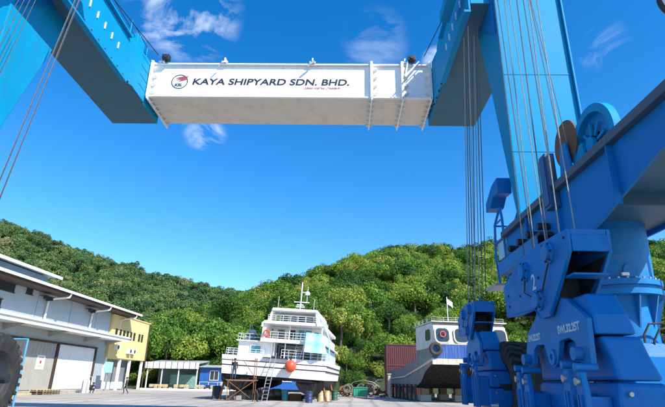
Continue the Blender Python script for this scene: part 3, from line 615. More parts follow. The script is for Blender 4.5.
# light blue guard frame by the left wheels
b = MB(); b.tube([(-10.9, 17.3, .25), (-10.9, 17.3, 2.9)], .035, 8); b.tube([(-10.9, 17.3, 2.88), (-12.4, 17.3, 2.88)], .035, 8); b.tube([(-10.9, 17.3, 2.1), (-12.4, 17.3, 2.1)], .022, 8); b.tube([(-12.4, 17.3, .25), (-12.4, 17.3, 2.88)], .035, 8)
b.build('guard_frame', mat('pale blue frame paint', (.10, .33, .48), .5), hoist)
# round mirror on an arm off the near part of the right lower beam
b = MB(); b.lathe([(.30, 0), (.33, .0), (.34, -.03), (.33, -.07), (.05, -.12)], (5.1, 6.0, 7.25), 'y', 36); mm = b.build('round_lamp', DARK, hoist, smooth=True)
b = MB(); b.lathe([(.0, -.004), (.12, .025), (.3, .0), (.3, .06), (.0, .06)], (5.1, 5.87, 7.25), 'y', 36); b.build('lamp_lens', WHITE, mm, smooth=True)
b = MB(); b.tube([(5.15, 6.0, 7.25), (5.5, 6.0, 7.2), (5.6, 6.0, 6.1)], .035, 6); b.build('lamp_arm', DARK, mm)

# ropes of the hoist down to the lifting blocks
def ropes(name, tops, bots, m, r=.016):
    for t, u in zip(tops, bots):
        b = MB(); b.tube([t, u], r, 5); b.build(name, m, hoist)
for i, (dx, dy) in enumerate(((.12, .5), (.12, .95), (.12, 1.5), (.12, 2.0), (.42, .6), (.42, 1.1), (.42, 1.7), (.42, 2.3))):
    ropes('hoist_rope', [(3.2 + dx + .15, 6.7 + dy + .1 * i, 13.4)], [(3.2 + dx, 6.7 + dy, 3.6)], ROPEL if i % 2 == 0 else ROPE, .011)
ropes('hoist_rope', [(3.6, 8.0, 13.4), (3.75, 8.5, 13.4)], [(5.45, 10.99, 6.9), (5.65, 11.0, 6.9)], ROPEL, .011)
for i, (dx, dy) in enumerate(((.12, .3), (.12, .6), (.12, .95), (.12, 1.3), (.45, .3), (.45, .7), (.45, 1.1), (.45, 1.6))):
    ropes('hoist_rope', [(4.15 + dx, 15.4 + dy * .6 - 1.8, 13.4)], [(4.15 + dx, 15.4 + dy, 4.0)], ROPE if i % 3 else ROPEL)
for i in range(4):
    ropes('hoist_rope', [(-8.35 + .12 * i, 10.3, 14.0)], [(-8.0 + .1 * i, 8.1 + .1 * i, 3.75)], ROPE, .009)
for i in range(4):
    o_ = (0, .2, .7, .9)[i]; ropes('hoist_rope', [(-9.0 + o_ * .6, 12.75 - o_ * .5, 14.0)], [(-8.0 + o_ * .5, 9.9 - .1 * i, 3.55)], ROPE if i % 2 else ROPEL, .009)

# ---------------------------------------------------------------- lifting blocks
blk = thing('lifting_block', 'large near blue lifting block marked 2 hanging in front of the slewing post', 'lifting block', (3.2, 6.7, 0), group='lifting blocks hung on the hoist ropes')
def BB(b, name, m, par=blk, **k): return b.build(name, m, par, world=False, **k)
ck = [(0, 3.82), (1.03, 3.88), (1.9, 3.84), (2.98, 3.5), (2.93, 2.92), (2.2, 2.86), (1.5, 2.88), (1.25, 2.70), (.93, 2.71), (.25, 3.28), (.02, 3.5)]
b = MB(); b.prism(ck, 'x', 0, .05); c0 = BB(b, 'cheek_plate', ROYAL, bevel=.008)
b = MB(); b.prism(ck, 'x', .56, .61); BB(b, 'cheek_plate', ROYAL, bevel=.008)
b = MB(); b.prism([(0.005, 3.82), (1.03, 3.878), (1.9, 3.838), (2.975, 3.5), (2.95, 3.44), (1.9, 3.77), (1.03, 3.81), (.02, 3.74)], 'x', .052, .558); BB(b, 'top_cover', ROYAL, bevel=.006)
b = MB(); b.box(.052, .558, .0, .05, 3.50, 3.74); BB(b, 'front_lip', ROYAL, bevel=.006)
b = MB(); b.box(.056, .554, .09, .4, 3.18, 3.205); BB(b, 'inner_shelf', ROYAL)
b = MB(); b.prism([(.10, 3.46), (2.8, 3.42), (2.8, 3.0), (1.3, 2.9), (.95, 2.9), (.32, 3.3)], 'x', .545, .558); b.prism([(.10, 3.46), (2.8, 3.42), (2.8, 3.0), (1.3, 2.9), (.95, 2.9), (.32, 3.3)], 'x', .052, .062); b.box(.064, .543, .08, 2.8, 3.72, 3.735); b.each('shade_liner', DARK, blk, world=False)  # dark panels added so the open housing looks shaded inside
b = MB(); b.box(.052, .558, 2.85, 2.9, 2.95, 3.46); b.box(.06, .55, 1.0, 1.1, 2.8, 3.7); b.each('rear_plate', DARK, blk, world=False)
for y in (1.55, 2.35):
    b = MB(); b.lathe([(.36, .0), (.36, .03), (.31, .07), (.36, .11), (.36, .14)], (.16, y - .25, 3.42), 'x', 28); b.lathe([(.36, .0), (.36, .03), (.31, .07), (.36, .11), (.36, .14)], (.34, y - .25, 3.42), 'x', 28); BB(b, 'sheave', DARK, smooth=True)
for (y, z) in ((.66, 3.63), (1.73, 3.56), (1.25, 3.0), ):
    b = MB(); b.lathe([(.17, 0), (.17, -.035), (.12, -.04), (.12, -.09), (.05, -.10)], (0, y, z), 'x', 24); bo = BB(b, 'pivot_boss', ROYAL2, smooth=True)
    q = None
    for k in range(6):
        if q is None: m_ = MB(); m_.cyl((-.06, .145, 0), .016, .03, 'x', 6); q = m_.build('boss_bolt', DARK, bo, world=False); q.location = (0, y, z)
        else: piece('boss_bolt', q, (0, y, z), bo, (k * math.pi / 3, 0, 0))
b = MB()
for (y, z) in ((.12, 3.72), (.9, 3.8), (1.9, 3.74), (2.1, 3.2), (2.7, 3.3), (2.7, 3.1), (1.2, 3.35)): b.cyl((-.015, y, z), .022, .02, 'x', 8)
b.each('rivet', DARK, blk, world=False)
RS = (R(90), 0, R(-90))
def btext(name, body, size, y, z, par, x=-.004, sx=1): 
    o = text(name, body, size, (0, 0, 0), RS, PALETXT, par, sx=sx, ext=.002, bold=.006); o.location = (x, y, z); return o
btext('block_number', '2', .36, 1.5, 3.2, c0)
# spreader plate with two arches and a centre lug
spd = [(1.45, 2.92), (2.17, 2.56), (2.38, 2.16), (2.30, 1.98), (2.05, 2.02), (1.98, 2.26), (1.80, 2.34), (1.52, 2.32), (1.42, 2.10), (1.34, 2.00), (1.22, 1.97), (1.10, 2.02), (1.02, 2.14), (.92, 2.33), (.6, 2.36), (.42, 2.28), (.34, 2.0), (.05, 1.98), (.0, 2.57), (.5, 2.90), (.95, 3.02)]
b = MB(); b.prism(spd, 'x', .08, .16); sp0 = BB(b, 'spreader_plate', ROYAL2, bevel=.01)
btext('load_lettering', 'SWL32.25T', .155, .92, 2.44, sp0, x=.076, sx=.95)
btext('load_lettering', 'SWL32.25T', .14, 2.15, 2.42, sp0, x=.076, sx=.8)
b = MB(); b.lathe([(.05, 0), (.12, 0), (.12, .03), (.05, .03)], (.05, 1.22, 2.12), 'x', 20, closed=True); BB(b, 'lug_ring', ROYAL2, smooth=True)
# yoke body: stepped housing behind the spreader
b = MB()
def sect(b, rows):
    """rows: (z, x0, x1, y0, y1) stacked into one hull"""
    vs = []; fs = []
    for z, x0, x1, y0, y1 in rows: vs += [(x0, y0, z), (x1, y0, z), (x1, y1, z), (x0, y1, z)]
    for i in range(len(rows) - 1):
        for k in range(4): fs.append((i * 4 + k, i * 4 + (k + 1) % 4, i * 4 + 4 + (k + 1) % 4, i * 4 + 4 + k))
    n = len(vs); fs += [(3, 2, 1, 0), (n - 4, n - 3, n - 2, n - 1)]; b.add(vs, fs)
sect(b, [(2.36, .17, .72, -.02, 2.35), (2.62, .17, .66, 0, 2.2), (2.92, .17, .60, .12, 1.9)]); BB(b, 'yoke_neck', ROYAL, bevel=.04)
b = MB(); sect(b, [(1.78, .30, .90, -.12, 2.35), (2.05, .30, .81, -.08, 2.35), (2.335, .22, .75, -.03, 2.35)]); BB(b, 'yoke_body', ROYAL, bevel=.05)
b = MB(); sect(b, [(1.30, .25, .96, -.16, 2.4), (1.56, .25, .95, -.15, 2.4), (1.755, .28, .91, -.125, 2.38)]); BB(b, 'yoke_hip', ROYAL, bevel=.05)
b = MB(); sect(b, [(.72, .2, 1.02, -.16, 2.4), (1.0, .2, 1.02, -.18, 2.4), (1.275, .2, .97, -.165, 2.4)]); ft = BB(b, 'yoke_foot', ROYAL, bevel=.05)
b = MB(); b.box(.5, .9, -.175, -.12, 1.31, 1.40); BB(b, 'slot_plate', DARK)
b = MB()
for x, z in ((.40, 1.15), (.95, 1.15), (.40, .85), (.98, .85), (.4, 1.62), (.9, 1.62)): b.cyl((x, -.2, z), .03, .05, 'y', 6)
BB(b, 'yoke_bolt', STEEL)
b = MB(); b.box(.22, .42, -.186, -.178, .78, .84); BB(b, 'tag_plate', WHITE2)
# weld beads, lifting eyes and lubrication lines of the block
b = MB(); b.tube([(-.008, .04, 3.50), (-.008, .27, 3.27), (-.008, .93, 2.74)], .012, 5); b.tube([(-.008, 1.3, 2.72), (-.008, 1.5, 2.9), (-.008, 2.9, 2.95)], .012, 5); BB(b, 'weld_bead', ROYAL2)
b = MB(); b.tube([(-.03, .66, 3.5), (-.05, .8, 3.3), (-.04, 1.0, 3.12), (-.03, 1.22, 3.12)], .012, 6); b.tube([(-.03, 1.7, 3.45), (-.05, 1.75, 3.2), (-.03, 1.4, 3.05)], .012, 6); BB(b, 'grease_line', BLACK)
for y in (.5, 2.0):
    b = MB(); b.lathe([(.07 + .022 * math.cos(a), .022 * math.sin(a)) for a in np.linspace(0, 2 * math.pi, 7)[:-1]], (.3, y, 3.93), 'x', 14, closed=True); BB(b, 'lifting_eye', ROYAL2, smooth=True)
# shackle straps, two pairs
for (y, zt) in ((2.28, 2.02), (1.92, 1.98), (.36, 2.02), (-.02, 1.98)):
    b = MB(); b.prism([(y, .75), (y + .20, .75), (y + .21, zt - .35), (y + .16, zt - .1), (y + .04, zt - .1), (y - .01, zt - .35)], 'x', -.10, -.02); st = BB(b, 'shackle_strap', ROYAL2, bevel=.012)
    b = MB(); b.box(-.13, -.101, y + .06, y + .085, .75, zt - .38); b.box(-.13, -.101, y + .13, y + .155, .75, zt - .38); BB(b, 'strap_rib', ROYAL2, st)
    b = MB(); b.cyl((-.14, y + .1, zt - .04), .05, .3, 'x', 14); BB(b, 'shackle_pin', ROYAL2, st, smooth=True)
    b = MB(); b.cyl((-.15, y + .1, zt - .22), .05, .07, 'x', 12); BB(b, 'strap_bolt', STEEL, st, smooth=True)
    b = MB(); b.box(-.02, .24, y + .02, y + .18, .8, zt - .4); BB(b, 'strap_spacer', ROYAL, st)
for y in (2.1, .18):
    b = MB(); b.cyl((-.04, y + .1, 2.12), .09, .26, 'x', 16); BB(b, 'shackle_eye', ROYAL2, smooth=True)
b2 = copy_tree(blk, loc=(4.12, 15.4, .33), label='smaller far blue lifting block hanging between the grey boat and the hoist tyre', scale=(1.08, .76, 1.0), skip=('load_lettering', 'block_number'))

b3 = copy_tree(blk, loc=(-8.3, 7.3, 0), label='blue lifting block hanging at the warehouse side of the hoist', skip=('load_lettering', 'block_number'))
# ---------------------------------------------------------------- long warehouse on the left
wh = thing('warehouse', 'long pale grey two storey warehouse with sliding shutters and a white canopy', 'warehouse', (-38, 52, 0))
def W(b, name, m, par=wh, **k): return b.build(name, m, par, **k)
b = MB(); b.box(-44, -31, 30, 66, 0, 10.45); wl = W(b, 'wall', WALL)
b = MB(); b.box(-31, -28.75, 30, 67.3, 6.25, 6.55); W(b, 'canopy', WHITE, bevel=.03)
b = MB(); b.box(-28.75, -28.6, 29.9, 67.4, 6.15, 6.75); b.box(-28.6, -28.45, 29.9, 67.4, 6.55, 6.75); W(b, 'canopy_fascia', WHITE, bevel=.015)
b = MB(); b.box(-45, -28.95, 29.5, 71.0, 10.05, 10.2); b.box(-45, -28.9, 29.4, 71.0, 10.2, 10.27); rf = W(b, 'roof', ROOFM)
b = MB(); b.box(-30.995, -29.1, 29.6, 70.9, 9.82, 10.045); W(b, 'eave_board', BROWN)
b = MB(); b.box(-28.95, -28.8, 29.4, 71.0, 10.02, 10.26); W(b, 'gutter', WHITE)
q = None
for y in np.arange(29.8, 71, .9):
    if q is None: m_ = MB(); m_.box(-44.9, -28.92, y, y + .06, 10.272, 10.31); q = W(m_, 'roof_rib', ROOFM, rf)
    else: piece('roof_rib', q, (0, y - 29.8, 0), rf)
b = MB(); b.box(-44, -32.4, 30, 52.5, 10.28, 11.9); cl = W(b, 'clerestory', BLUEGREY)
b = MB(); b.prism([(-45, 12.6), (-31.4, 12.0), (-31.4, 12.12), (-45, 12.72)], 'y', 29.5, 53.6); W(b, 'upper_roof', ROOFM)
b = MB(); b.box(-31.55, -31.39, 29.5, 53.6, 11.86, 12.14); W(b, 'upper_gutter', WHITE)
for y0, y1, z0, z1 in ((42.0, 45.4, 9.05, 9.75), (40.0, 44.0, 7.5, 8.15), (47.2, 48.2, 9.3, 9.8)):
    b = MB(); b.box(-31.0, -30.95, y0, y1, z0, z1); wn_ = W(b, 'window', GLASS)
    b = MB(); b.box(-30.99, -30.9, y0 - .1, y1 + .1, z0 - .1, z0 - .005); b.box(-30.99, -30.9, y0 - .1, y1 + .1, z1 + .005, z1 + .09); W(b, 'window_frame', BROWN, wn_)
for y in (36, 42.8, 49.3, 55.8, 62.0):
    b = MB(); b.box(-30.998, -30.975, y, y + .05, 6.6, 9.8); W(b, 'panel_joint', BLUEGREY)
for y in (50.8, 60.4, 68.6):
    b = MB(); b.tube([(-28.98, y + .9, 10.0), (-29.05, y + .8, 9.6), (-30.2, y + .1, 9.35), (-30.75, y, 9.1), (-30.82, y, 6.56)], .11, 8); W(b, 'downpipe', PVC, smooth=True)
for y in (49.5, 58.9):
    b = MB()
    for k in range(3): b.cyl((-30.5, y + .5 * k, 9.2 - .1 * (k % 2)), .16, .3, 'x', 12)
    b.box(-30.9, -30.3, y - .2, y + 1.4, 9.4, 9.46); W(b, 'pipe_bracket', DARK)
# ground floor openings
doors = ((38.5, 46.3, TAN), (46.9, 54.3, TAN), (54.75, 62.9, WHITE))
for (y0, y1, m_) in doors:
    b = MB(); b.box(-30.99, -30.90, y0, y1, .35, 5.0); d = W(b, 'sliding_shutter', m_)
    q = None
    for y in np.arange(y0 + .3, y1, .6):
        if q is None: mm = MB(); mm.box(-30.898, -30.872, y, y + .07, .4, 4.95); q = W(mm, 'shutter_rib', m_, d)
        else: piece('shutter_rib', q, (0, y - (y0 + .3), 0), d)
b = MB(); b.box(-30.99, -30.78, 38, 63.4, 5.01, 5.2); W(b, 'door_track', BROWN)
for y in (46.35, 54.35, 62.95):
    b = MB(); b.box(-30.99, -30.74, y, y + .35, .3, 5.0); W(b, 'door_post', BROWN)
b = MB(); b.box(-31, -29.6, 30, 66, -.1, .28); W(b, 'plinth', CONC, bevel=.03)
for y in (45, 52.5, 60, 65.6):
    b = MB(); b.prism([(-30.99, 6.2), (-28.9, 6.24), (-28.9, 6.16), (-30.99, 5.6)], 'y', y, y + .08); W(b, 'canopy_bracket', STEEL)
b = MB(); b.box(-30.899, -30.87, 51.2, 52.6, 2.3, 3.7); sg = W(b, 'notice_board', WHITE2)
b = MB(); b.box(-30.869, -30.865, 51.45, 52.35, 3.42, 3.5); b.box(-30.869, -30.865, 51.5, 52.2, 2.6, 2.66); b.cyl((-30.868, 51.9, 3.02), .17, .006, 'x', 20); W(b, 'notice_print', REDM, sg)

# yellow office block at the end
yo = thing('office_block', 'yellow upper storey block with small oblong windows past the grey warehouse', 'office building', (-36, 73, 0))
def Y_(b, name, m, par=yo, **k): return b.build(name, m, par, **k)
b = MB(); b.box(-42, -30.7, 66.3, 79.2, 4.15, 9.75); Y_(b, 'upper_wall', YELLOW, bevel=.02)
b = MB(); b.box(-42.1, -30.6, 71.05, 79.35, 9.755, 9.9); Y_(b, 'parapet', YELLOW)
b = MB(); b.box(-42, -33.4, 66.3, 79.0, 0, 4.145); Y_(b, 'lower_wall', BLUEGREY)
for y in (67.4, 68.7, 69.9, 71.1, 72.3, 73.5, 75.4, 76.5):
    b = MB(); b.box(-30.75, -30.67, y, y + .5, 6.9, 7.85); wn_ = Y_(b, 'window', GLASS)
    b = MB(); b.box(-30.71, -30.64, y - .08, y + .58, 6.82, 6.895); b.box(-30.71, -30.65, y - .08, y + .58, 7.855, 7.92); b.box(-30.69, -30.65, y - .07, y - .005, 6.9, 7.85); b.box(-30.69, -30.65, y + .505, y + .57, 6.9, 7.85); Y_(b, 'window_frame', BROWN, wn_)
for y, z in ((67.6, 5.2), (71.8, 4.9), (73.2, 4.9)):
    b = MB(); b.box(-30.69, -30.2, y, y + .95, z, z + .7); ac = Y_(b, 'air_conditioner', WHITE, bevel=.03)
    b = MB(); b.cyl((-30.199, y + .42, z + .35), .27, .02, 'x', 20); Y_(b, 'fan_grille', DARK, ac)
b = MB(); b.tube([(-30.55, 79.0, 9.7), (-30.55, 79.0, 0)], .09, 8); Y_(b, 'downpipe', BROWN)
for y0, y1 in ((66.8, 70.6), (71.2, 74.0), (74.5, 78.3)):
    b = MB(); b.box(-33.39, -33.3, y0, y1, .1, 3.1); d = Y_(b, 'roller_shutter', WHITE)
    b = MB()
    for z in np.arange(.3, 3.1, .25): b.box(-33.299, -33.285, y0, y1, z, z + .04)
    Y_(b, 'shutter_slat', WHITE, d)
for y in (66.5, 70.9, 74.25, 78.8):
    b = MB(); b.box(-31.2, -30.85, y - .15, y + .15, 0, 4.14); Y_(b, 'column', WHITE, bevel=.02)
b = MB(); b.box(-35.5, -34.2, 66.9, 69.2, 9.9, 10.9) if False else b.box(-33.6, -32.2, 71.6, 73.6, 9.902, 11.1); Y_(b, 'rooftop_hut', ORANGE if False else RUST, bevel=.03)

# low shed with a pipe rack, then the blue cabin
sh = thing('lean_to_shed', 'low open shed with a pale corrugated roof edge beside the yellow block', 'shed', (-26, 82, 0))
b = MB(); b.prism([(79.6, 3.9), (79.6, 4.0), (86, 4.6), (86, 4.5)], 'x', -30.6, -22.2); rf = b.build('roof', ROOFM, sh)
b = MB(); b.box(-30.6, -22.2, 79.45, 79.6, 3.15, 4.1); fa = b.build('roof_fascia', WHITE, sh)
b = MB()
for x in np.arange(-30.3, -22.3, .95): b.box(x, x + .06, 79.40, 79.448, 3.1, 4.15)
b.build('fascia_rib', DARK, fa)
for x in (-30.3, -28.0, -25.4, -22.5):
    b = MB(); b.box(x, x + .14, 79.7, 79.84, 0, 3.9); b.build('post', WHITE, sh)
b = MB(); b.box(-30.5, -22.2, 85.4, 85.6, 0, 4.45); b.build('back_wall', GREENP if False else mat('sea green boarding', (.16, .28, .26), .7, var=.2, scale=1), sh)
b = MB(); b.box(-27.4, -23.0, 82.4, 82.5, .3, 2.3); b.build('mesh_panel', mat('green netting', (.18, .33, .30), .8, var=.3, scale=3), sh)
bc = thing('site_cabin', 'blue site cabin with white framed windows behind the big catamaran', 'cabin', (-18, 83, 0))
b = MB(); b.box(-22.6, -5.5, 82, 85, .35, 3.45); b.build('wall', CABINB, bc, bevel=.02)
b = MB(); b.prism([(81.4, 3.46), (81.4, 3.58), (85.5, 3.95), (85.5, 3.83)], 'x', -23.0, -5.2); b.build('roof', ROOFM, bc)
for x in (-20.9, -17.6, -14.5, -11.6, -9.2):
    b = MB(); b.box(x, x + 1.3, 81.93, 81.998, 1.6, 2.9); wn_ = b.build('window', GLASS, bc)
    b = MB()
    for (xa, xb, za, zb) in ((x - .08, x + 1.38, 1.5, 1.6), (x - .08, x + 1.38, 2.9, 3.0), (x - .08, x, 1.6, 2.9), (x + 1.3, x + 1.38, 1.6, 2.9), (x + .62, x + .68, 1.6, 2.9)): b.box(xa, xb, 81.89, 81.95, za, zb)
    b.build('window_frame', WHITE2, wn_)
b = MB(); b.box(-22.4, -5.7, 82.2, 84.8, 0, .345); b.build('skid', DARK, bc)
b = MB()
for x in np.arange(-22.3, -16.5, 1.45): b.box(x, x + .05, 81.1, 81.15, 0, 1.3)
b.box(-22.3, -16.6, 81.1, 81.15, 1.25, 1.3); b.box(-22.3, -16.6, 81.1, 81.15, .65, .69); b.build('front_rail', WHITE2, bc)

# timber frames and blocks along the far edge of the yard
lab = ['stack of faded yellow keel blocks %s' % t for t in ('by the low shed, leftmost of the row', 'under the shed roof, beside a dark one', 'in front of the green netting', 'by the dark end of the shed', 'in front of the blue cabin door', 'below the first cabin window', 'closest to the catamaran hull')]
for i, (x, n) in enumerate(((-28.3, 2), (-26.9, 2), (-25.3, 2), (-23.7, 2), (-21.4, 2), (-19.7, 2), (-17.6, 3))):
    t = thing('keel_block_stack', lab[i], 'keel blocks', (x, 78.0, 0), (0, 0, rnd.uniform(-.1, .1)), 'keel block stacks along the yard edge')
    for k in range(n):
        b = MB(); b.box(-.6, -.15, -.4, .4, .02 + .42 * k, .42 + .42 * k); b.build('block', YELP if (i + k) % 3 else DARK, t, bevel=.03, world=False)
        b = MB(); b.box(.15, .6, -.4, .4, .02 + .42 * k, .42 + .42 * k); b.build('block', YELP, t, bevel=.03, world=False)
b = MB()
for x in np.arange(-30, -16, 2.05): b.box(x, x + 2.0, 76.9, 77.2, 0, .28)
kb = b.build('kerb', WHITE, kind='structure', bevel=.02)
# things lying in front of the warehouse
t = thing('pallet_stack', 'low stack of pale timber pallets lying before the tan shutter', 'pallets', (-29.0, 50.5, 0))
for k in range(3):
    b = MB()
    for j in range(6): b.box(-.8, .8, -1.4 + j * .5, -1.05 + j * .5, .10 + .16 * k, .13 + .16 * k)
    for j in (-.7, 0, .62): b.box(j, j + .1, -1.4, 1.45, .0 + .16 * k, .098 + .16 * k)
    b.build('pallet', YELP if k == 2 else WOOD, t, world=False)
t = thing('timber_beam_pile', 'pile of long timber beams lying along the foot of the warehouse', 'timber', (-29.1, 47.0, .285) if False else (-28.9, 44.5, 0))
for k in range(5):
    b = MB(); b.box(-.5 + .22 * k, -.32 + .22 * k, -3.0 + .3 * (k % 2), 3.2 - .4 * (k % 3), .0, .2); b.build('timber_beam', WOOD if k % 2 else YELP, t, world=False, bevel=.01)
t = thing('gas_bottle_rack', 'white rack of upright gas bottles before the white shutter', 'gas bottles', (-28.6, 57.6, 0))
for k in range(4):
    b = MB(); b.lathe([(.14, 0), (.14, 1.15), (.10, 1.3), (.04, 1.36), (.04, 1.5)], (0, -.6 + .4 * k, 0), 'z', 14); b.build('gas_bottle', WHITE if k % 2 else STEEL, t, world=False, smooth=True)
b = MB(); b.tube([(.2, -.85, 0), (.2, -.85, 1.7), (.2, .85, 1.7), (.2, .85, 0)], .03, 6); b.build('rack_frame', WHITE2, t, world=False)
t = thing('mobile_cabinet', 'tall pale blue cabinet standing on a post at the warehouse corner', 'cabinet', (-29.4, 64.2, 0))
b = MB(); b.box(-.05, .05, -.05, .05, 0, 2.6); b.build('post', STEEL, t, world=False)
b = MB(); b.box(-.25, .3, -.6, .6, 2.2, 3.5); b.build('cabinet_box', TARP, t, world=False, bevel=.03)
b = MB(); b.box(-.12, .12, -.3, .3, 0, .12); b.build('foot_plate', CONC, t, world=False)

# ---------------------------------------------------------------- catamaran
cat = thing('catamaran', 'white three deck catamaran ferry with black hull bottoms propped up in the yard', 'catamaran', (-6.17, 45.6, 0), (0, R(3.0), R(-4))); cat.scale = (.92, .9, 1)
def K(b, name, m, par=cat, **k): return b.build(name, m, par, world=False, **k)
for s in (-1, 1):
    b = MB(); xo, xi = s * 5.05, s * 2.3
    rows = []
    pr_ = [(0, 1.0), (3, 1.0), (12, .97), (18, .8), (23, .35), (25.5, .05)]
    vs = []; fs = []
    for (y, k) in pr_:
        xm = (xo + xi) / 2; hw = abs(xo - xi) / 2
        for (a, z) in ((-1, 2.35), (-1, 1.5), (-.8, .9), (0, .62), (.8, .9), (1, 1.5), (1, 2.35)): vs.append((xm + a * hw * k * (1 if abs(a) == 1 else .8), y + (.25 if z < 1 and y == 0 else 0), z + (0 if y < 18 else (y - 18) * .06)))
    for i in range(len(pr_) - 1):
        for k in range(6): fs.append((i * 7 + k, i * 7 + k + 1, i * 7 + k + 8, i * 7 + k + 7))
    fs += [tuple(range(7))[::-1], tuple(range(len(vs) - 7, len(vs)))]
    b.add(vs, fs); K(b, 'hull', ANTIF_SHADE, smooth=True)
b = MB(); b.prism([(-4.6, 0), (4.6, 0), (4.6, 21), (-4.6, 21)], 'z', 1.75, 2.3); K(b, 'bridge_deck', ANTIF_SHADE)
def hullring(b, z0, z1, w0, w1):
    out = [(-w0, -.12), (w0, -.12), (w0, 17), (w0 * .6, 24.5), (-w0 * .6, 24.5), (-w0, 17)]; out2 = [(-w1, -.15), (w1, -.15), (w1, 17.2), (w1 * .6, 25.0), (-w1 * .6, 25.0), (-w1, 17.2)]
    vs = [(x, y, z0) for x, y in out] + [(x, y, z1) for x, y in out2]; n = 6
    b.add(vs, [tuple(range(n))[::-1], tuple(range(n, 2 * n))] + [(i, (i + 1) % n, n + (i + 1) % n, n + i) for i in range(n)])
b = MB(); hullring(b, 2.0, 2.70, 5.06, 5.10); K(b, 'lower_topside', WHITE)
b = MB(); hullring(b, 2.702, 2.80, 5.19, 5.19); K(b, 'rubbing_strake', BLACK)
b = MB(); hullring(b, 2.802, 3.14, 5.14, 5.16); K(b, 'mid_topside', WHITE)
b = MB(); hullring(b, 3.142, 3.22, 5.24, 5.24); K(b, 'rubbing_strake', BLACK)
b = MB(); hullring(b, 3.222, 3.62, 5.2, 5.24); K(b, 'upper_topside', WHITE)
# main deck
b = MB(); b.box(-4.1, -.55, 1.2, 12, 3.625, 4.95); dh = K(b, 'deckhouse', WHITE, bevel=.04)
b = MB(); b.box(-4.3, -.45, .9, 12.2, 4.952, 5.05); K(b, 'deckhouse_roof', WHITE2)
b = MB(); b.box(-2.75, -1.75, 1.15, 1.198, 3.95, 4.6); wn_ = K(b, 'window', TEALG, dh)
b = MB(); b.box(-2.83, -1.67, 1.11, 1.149, 3.87, 3.948); b.box(-2.83, -1.67, 1.11, 1.149, 4.602, 4.68); b.box(-2.83, -2.752, 1.11, 1.149, 3.95, 4.6); b.box(-1.748, -1.67, 1.11, 1.149, 3.95, 4.6); K(b, 'window_frame', WHITE2, wn_)
b = MB(); b.box(-1.0, -.8, 1.14, 1.198, 3.64, 4.75); b.box(-1.4, -1.25, 1.12, 1.16, 4.0, 4.3); K(b, 'door', WHITE2, dh)
b = MB(); b.box(-.4, 4.6, 3.4, 16, 3.625, 4.95); K(b, 'saloon_wall', BLUEGREY, dh if False else cat)
for x0, x1, m_ in ((-.2, .5, DARK), (.8, 1.6, GLASS), (1.9, 3.0, DARK), (3.3, 4.3, GLASS)):
    b = MB(); b.box(x0, x1, 3.34, 3.395, 3.8 if m_ is GLASS else 3.64, 4.7); K(b, 'saloon_opening', m_)
for x in (-.4, .7, 2.6, 4.5):
    b = MB(); b.box(x, x + .1, 1.0, 1.1, 3.625, 4.95); K(b, 'deck_pillar', WHITE2)
# second deck
b = MB(); b.prism([(-1.7, .5), (4.75, .5), (4.75, 18), (-1.7, 18)], 'z', 5.06, 5.22); K(b, 'second_deck', WHITE)
b = MB(); b.box(-1.7, 4.75, .38, .498, 4.98, 5.3); K(b, 'deck_edge', WHITE)
b = MB(); b.box(-1.1, 4.1, 3.2, 15, 5.225, 6.6); sa = K(b, 'upper_saloon', WHITE)
for x0, x1, z0, z1, m_ in ((-.55, .15, 5.35, 6.35, GLASS), (.6, 1.3, 5.23, 6.35, DARK), (1.5, 3.1, 5.23, 6.4, TEALG), (3.3, 3.9, 5.6, 6.3, GLASS)):
    b = MB(); b.box(x0, x1, 3.13, 3.198, z0, z1); K(b, 'saloon_window', m_, sa)
b = MB(); b.box(1.55, 1.62, 3.08, 3.128, 5.24, 6.4); b.box(2.27, 2.33, 3.08, 3.128, 5.24, 6.4); b.box(3.03, 3.1, 3.08, 3.128, 5.24, 6.4); K(b, 'door_frame', WHITE2, sa)
for x in (-1.45, 1.05, 4.35):
    b = MB(); b.box(x, x + .1, .75, .85, 5.3, 6.62); K(b, 'deck_pillar', WHITE2)
b = MB(); b.prism([(-1.8, 6.62), (4.5, 6.62), (4.5, 6.9), (-1.5, 6.9)], 'y', .35, 16); K(b, 'third_deck', WHITE, bevel=.03)
b = MB(); b.prism([(.3, 6.3), (.3, 6.62), (2.4, 6.62)], 'x', -1.75, -1.6); b.prism([(-1.7, 5.3), (-1.55, 5.3), (-1.15, 6.62), (-1.65, 6.62)], 'y', .6, 3.2); K(b, 'side_screen', WHITE)
# third level: wheelhouse and top roof
b = MB(); b.box(-.5, 3.4, 3.0, 10, 6.905, 7.85); whs = K(b, 'wheelhouse', WHITE)
for x0, x1 in ((-.3, .4), (.6, 1.3), (1.5, 2.2), (2.4, 3.2)):
    b = MB(); b.box(x0, x1, 2.94, 2.998, 7.1, 7.65); K(b, 'wheelhouse_window', GLASS, whs)
b = MB(); b.prism([(-.95, 7.88), (3.75, 7.88), (3.75, 8.12), (-.85, 8.12)], 'y', .6, 10.6); K(b, 'top_roof', WHITE, bevel=.03)
b = MB(); b.prism([(-1.2, 6.905), (-1.05, 6.905), (-.78, 7.88), (-.95, 7.88)], 'y', .7, 3.0); b.prism([(3.95, 6.905), (3.8, 6.905), (3.55, 7.88), (3.72, 7.88)], 'y', .7, 3.0); b.each('roof_prop', WHITE, cat, world=False)
def rail(b, pts, z, h=.55, n=2, step=.7, r=.022):
    for p, q in zip(pts, pts[1:]):
        p = Vector(p); q = Vector(q); L_ = (q - p).length; k = max(1, int(L_ / step))
        for i in range(k + 1):
            c = p.lerp(q, i / k); b.tube([(c.x, c.y, z), (c.x, c.y, z + h)], r, 4)
        for j in range(1, n + 1): b.tube([(p.x, p.y, z + h * j / n), (q.x, q.y, z + h * j / n)], r, 4)
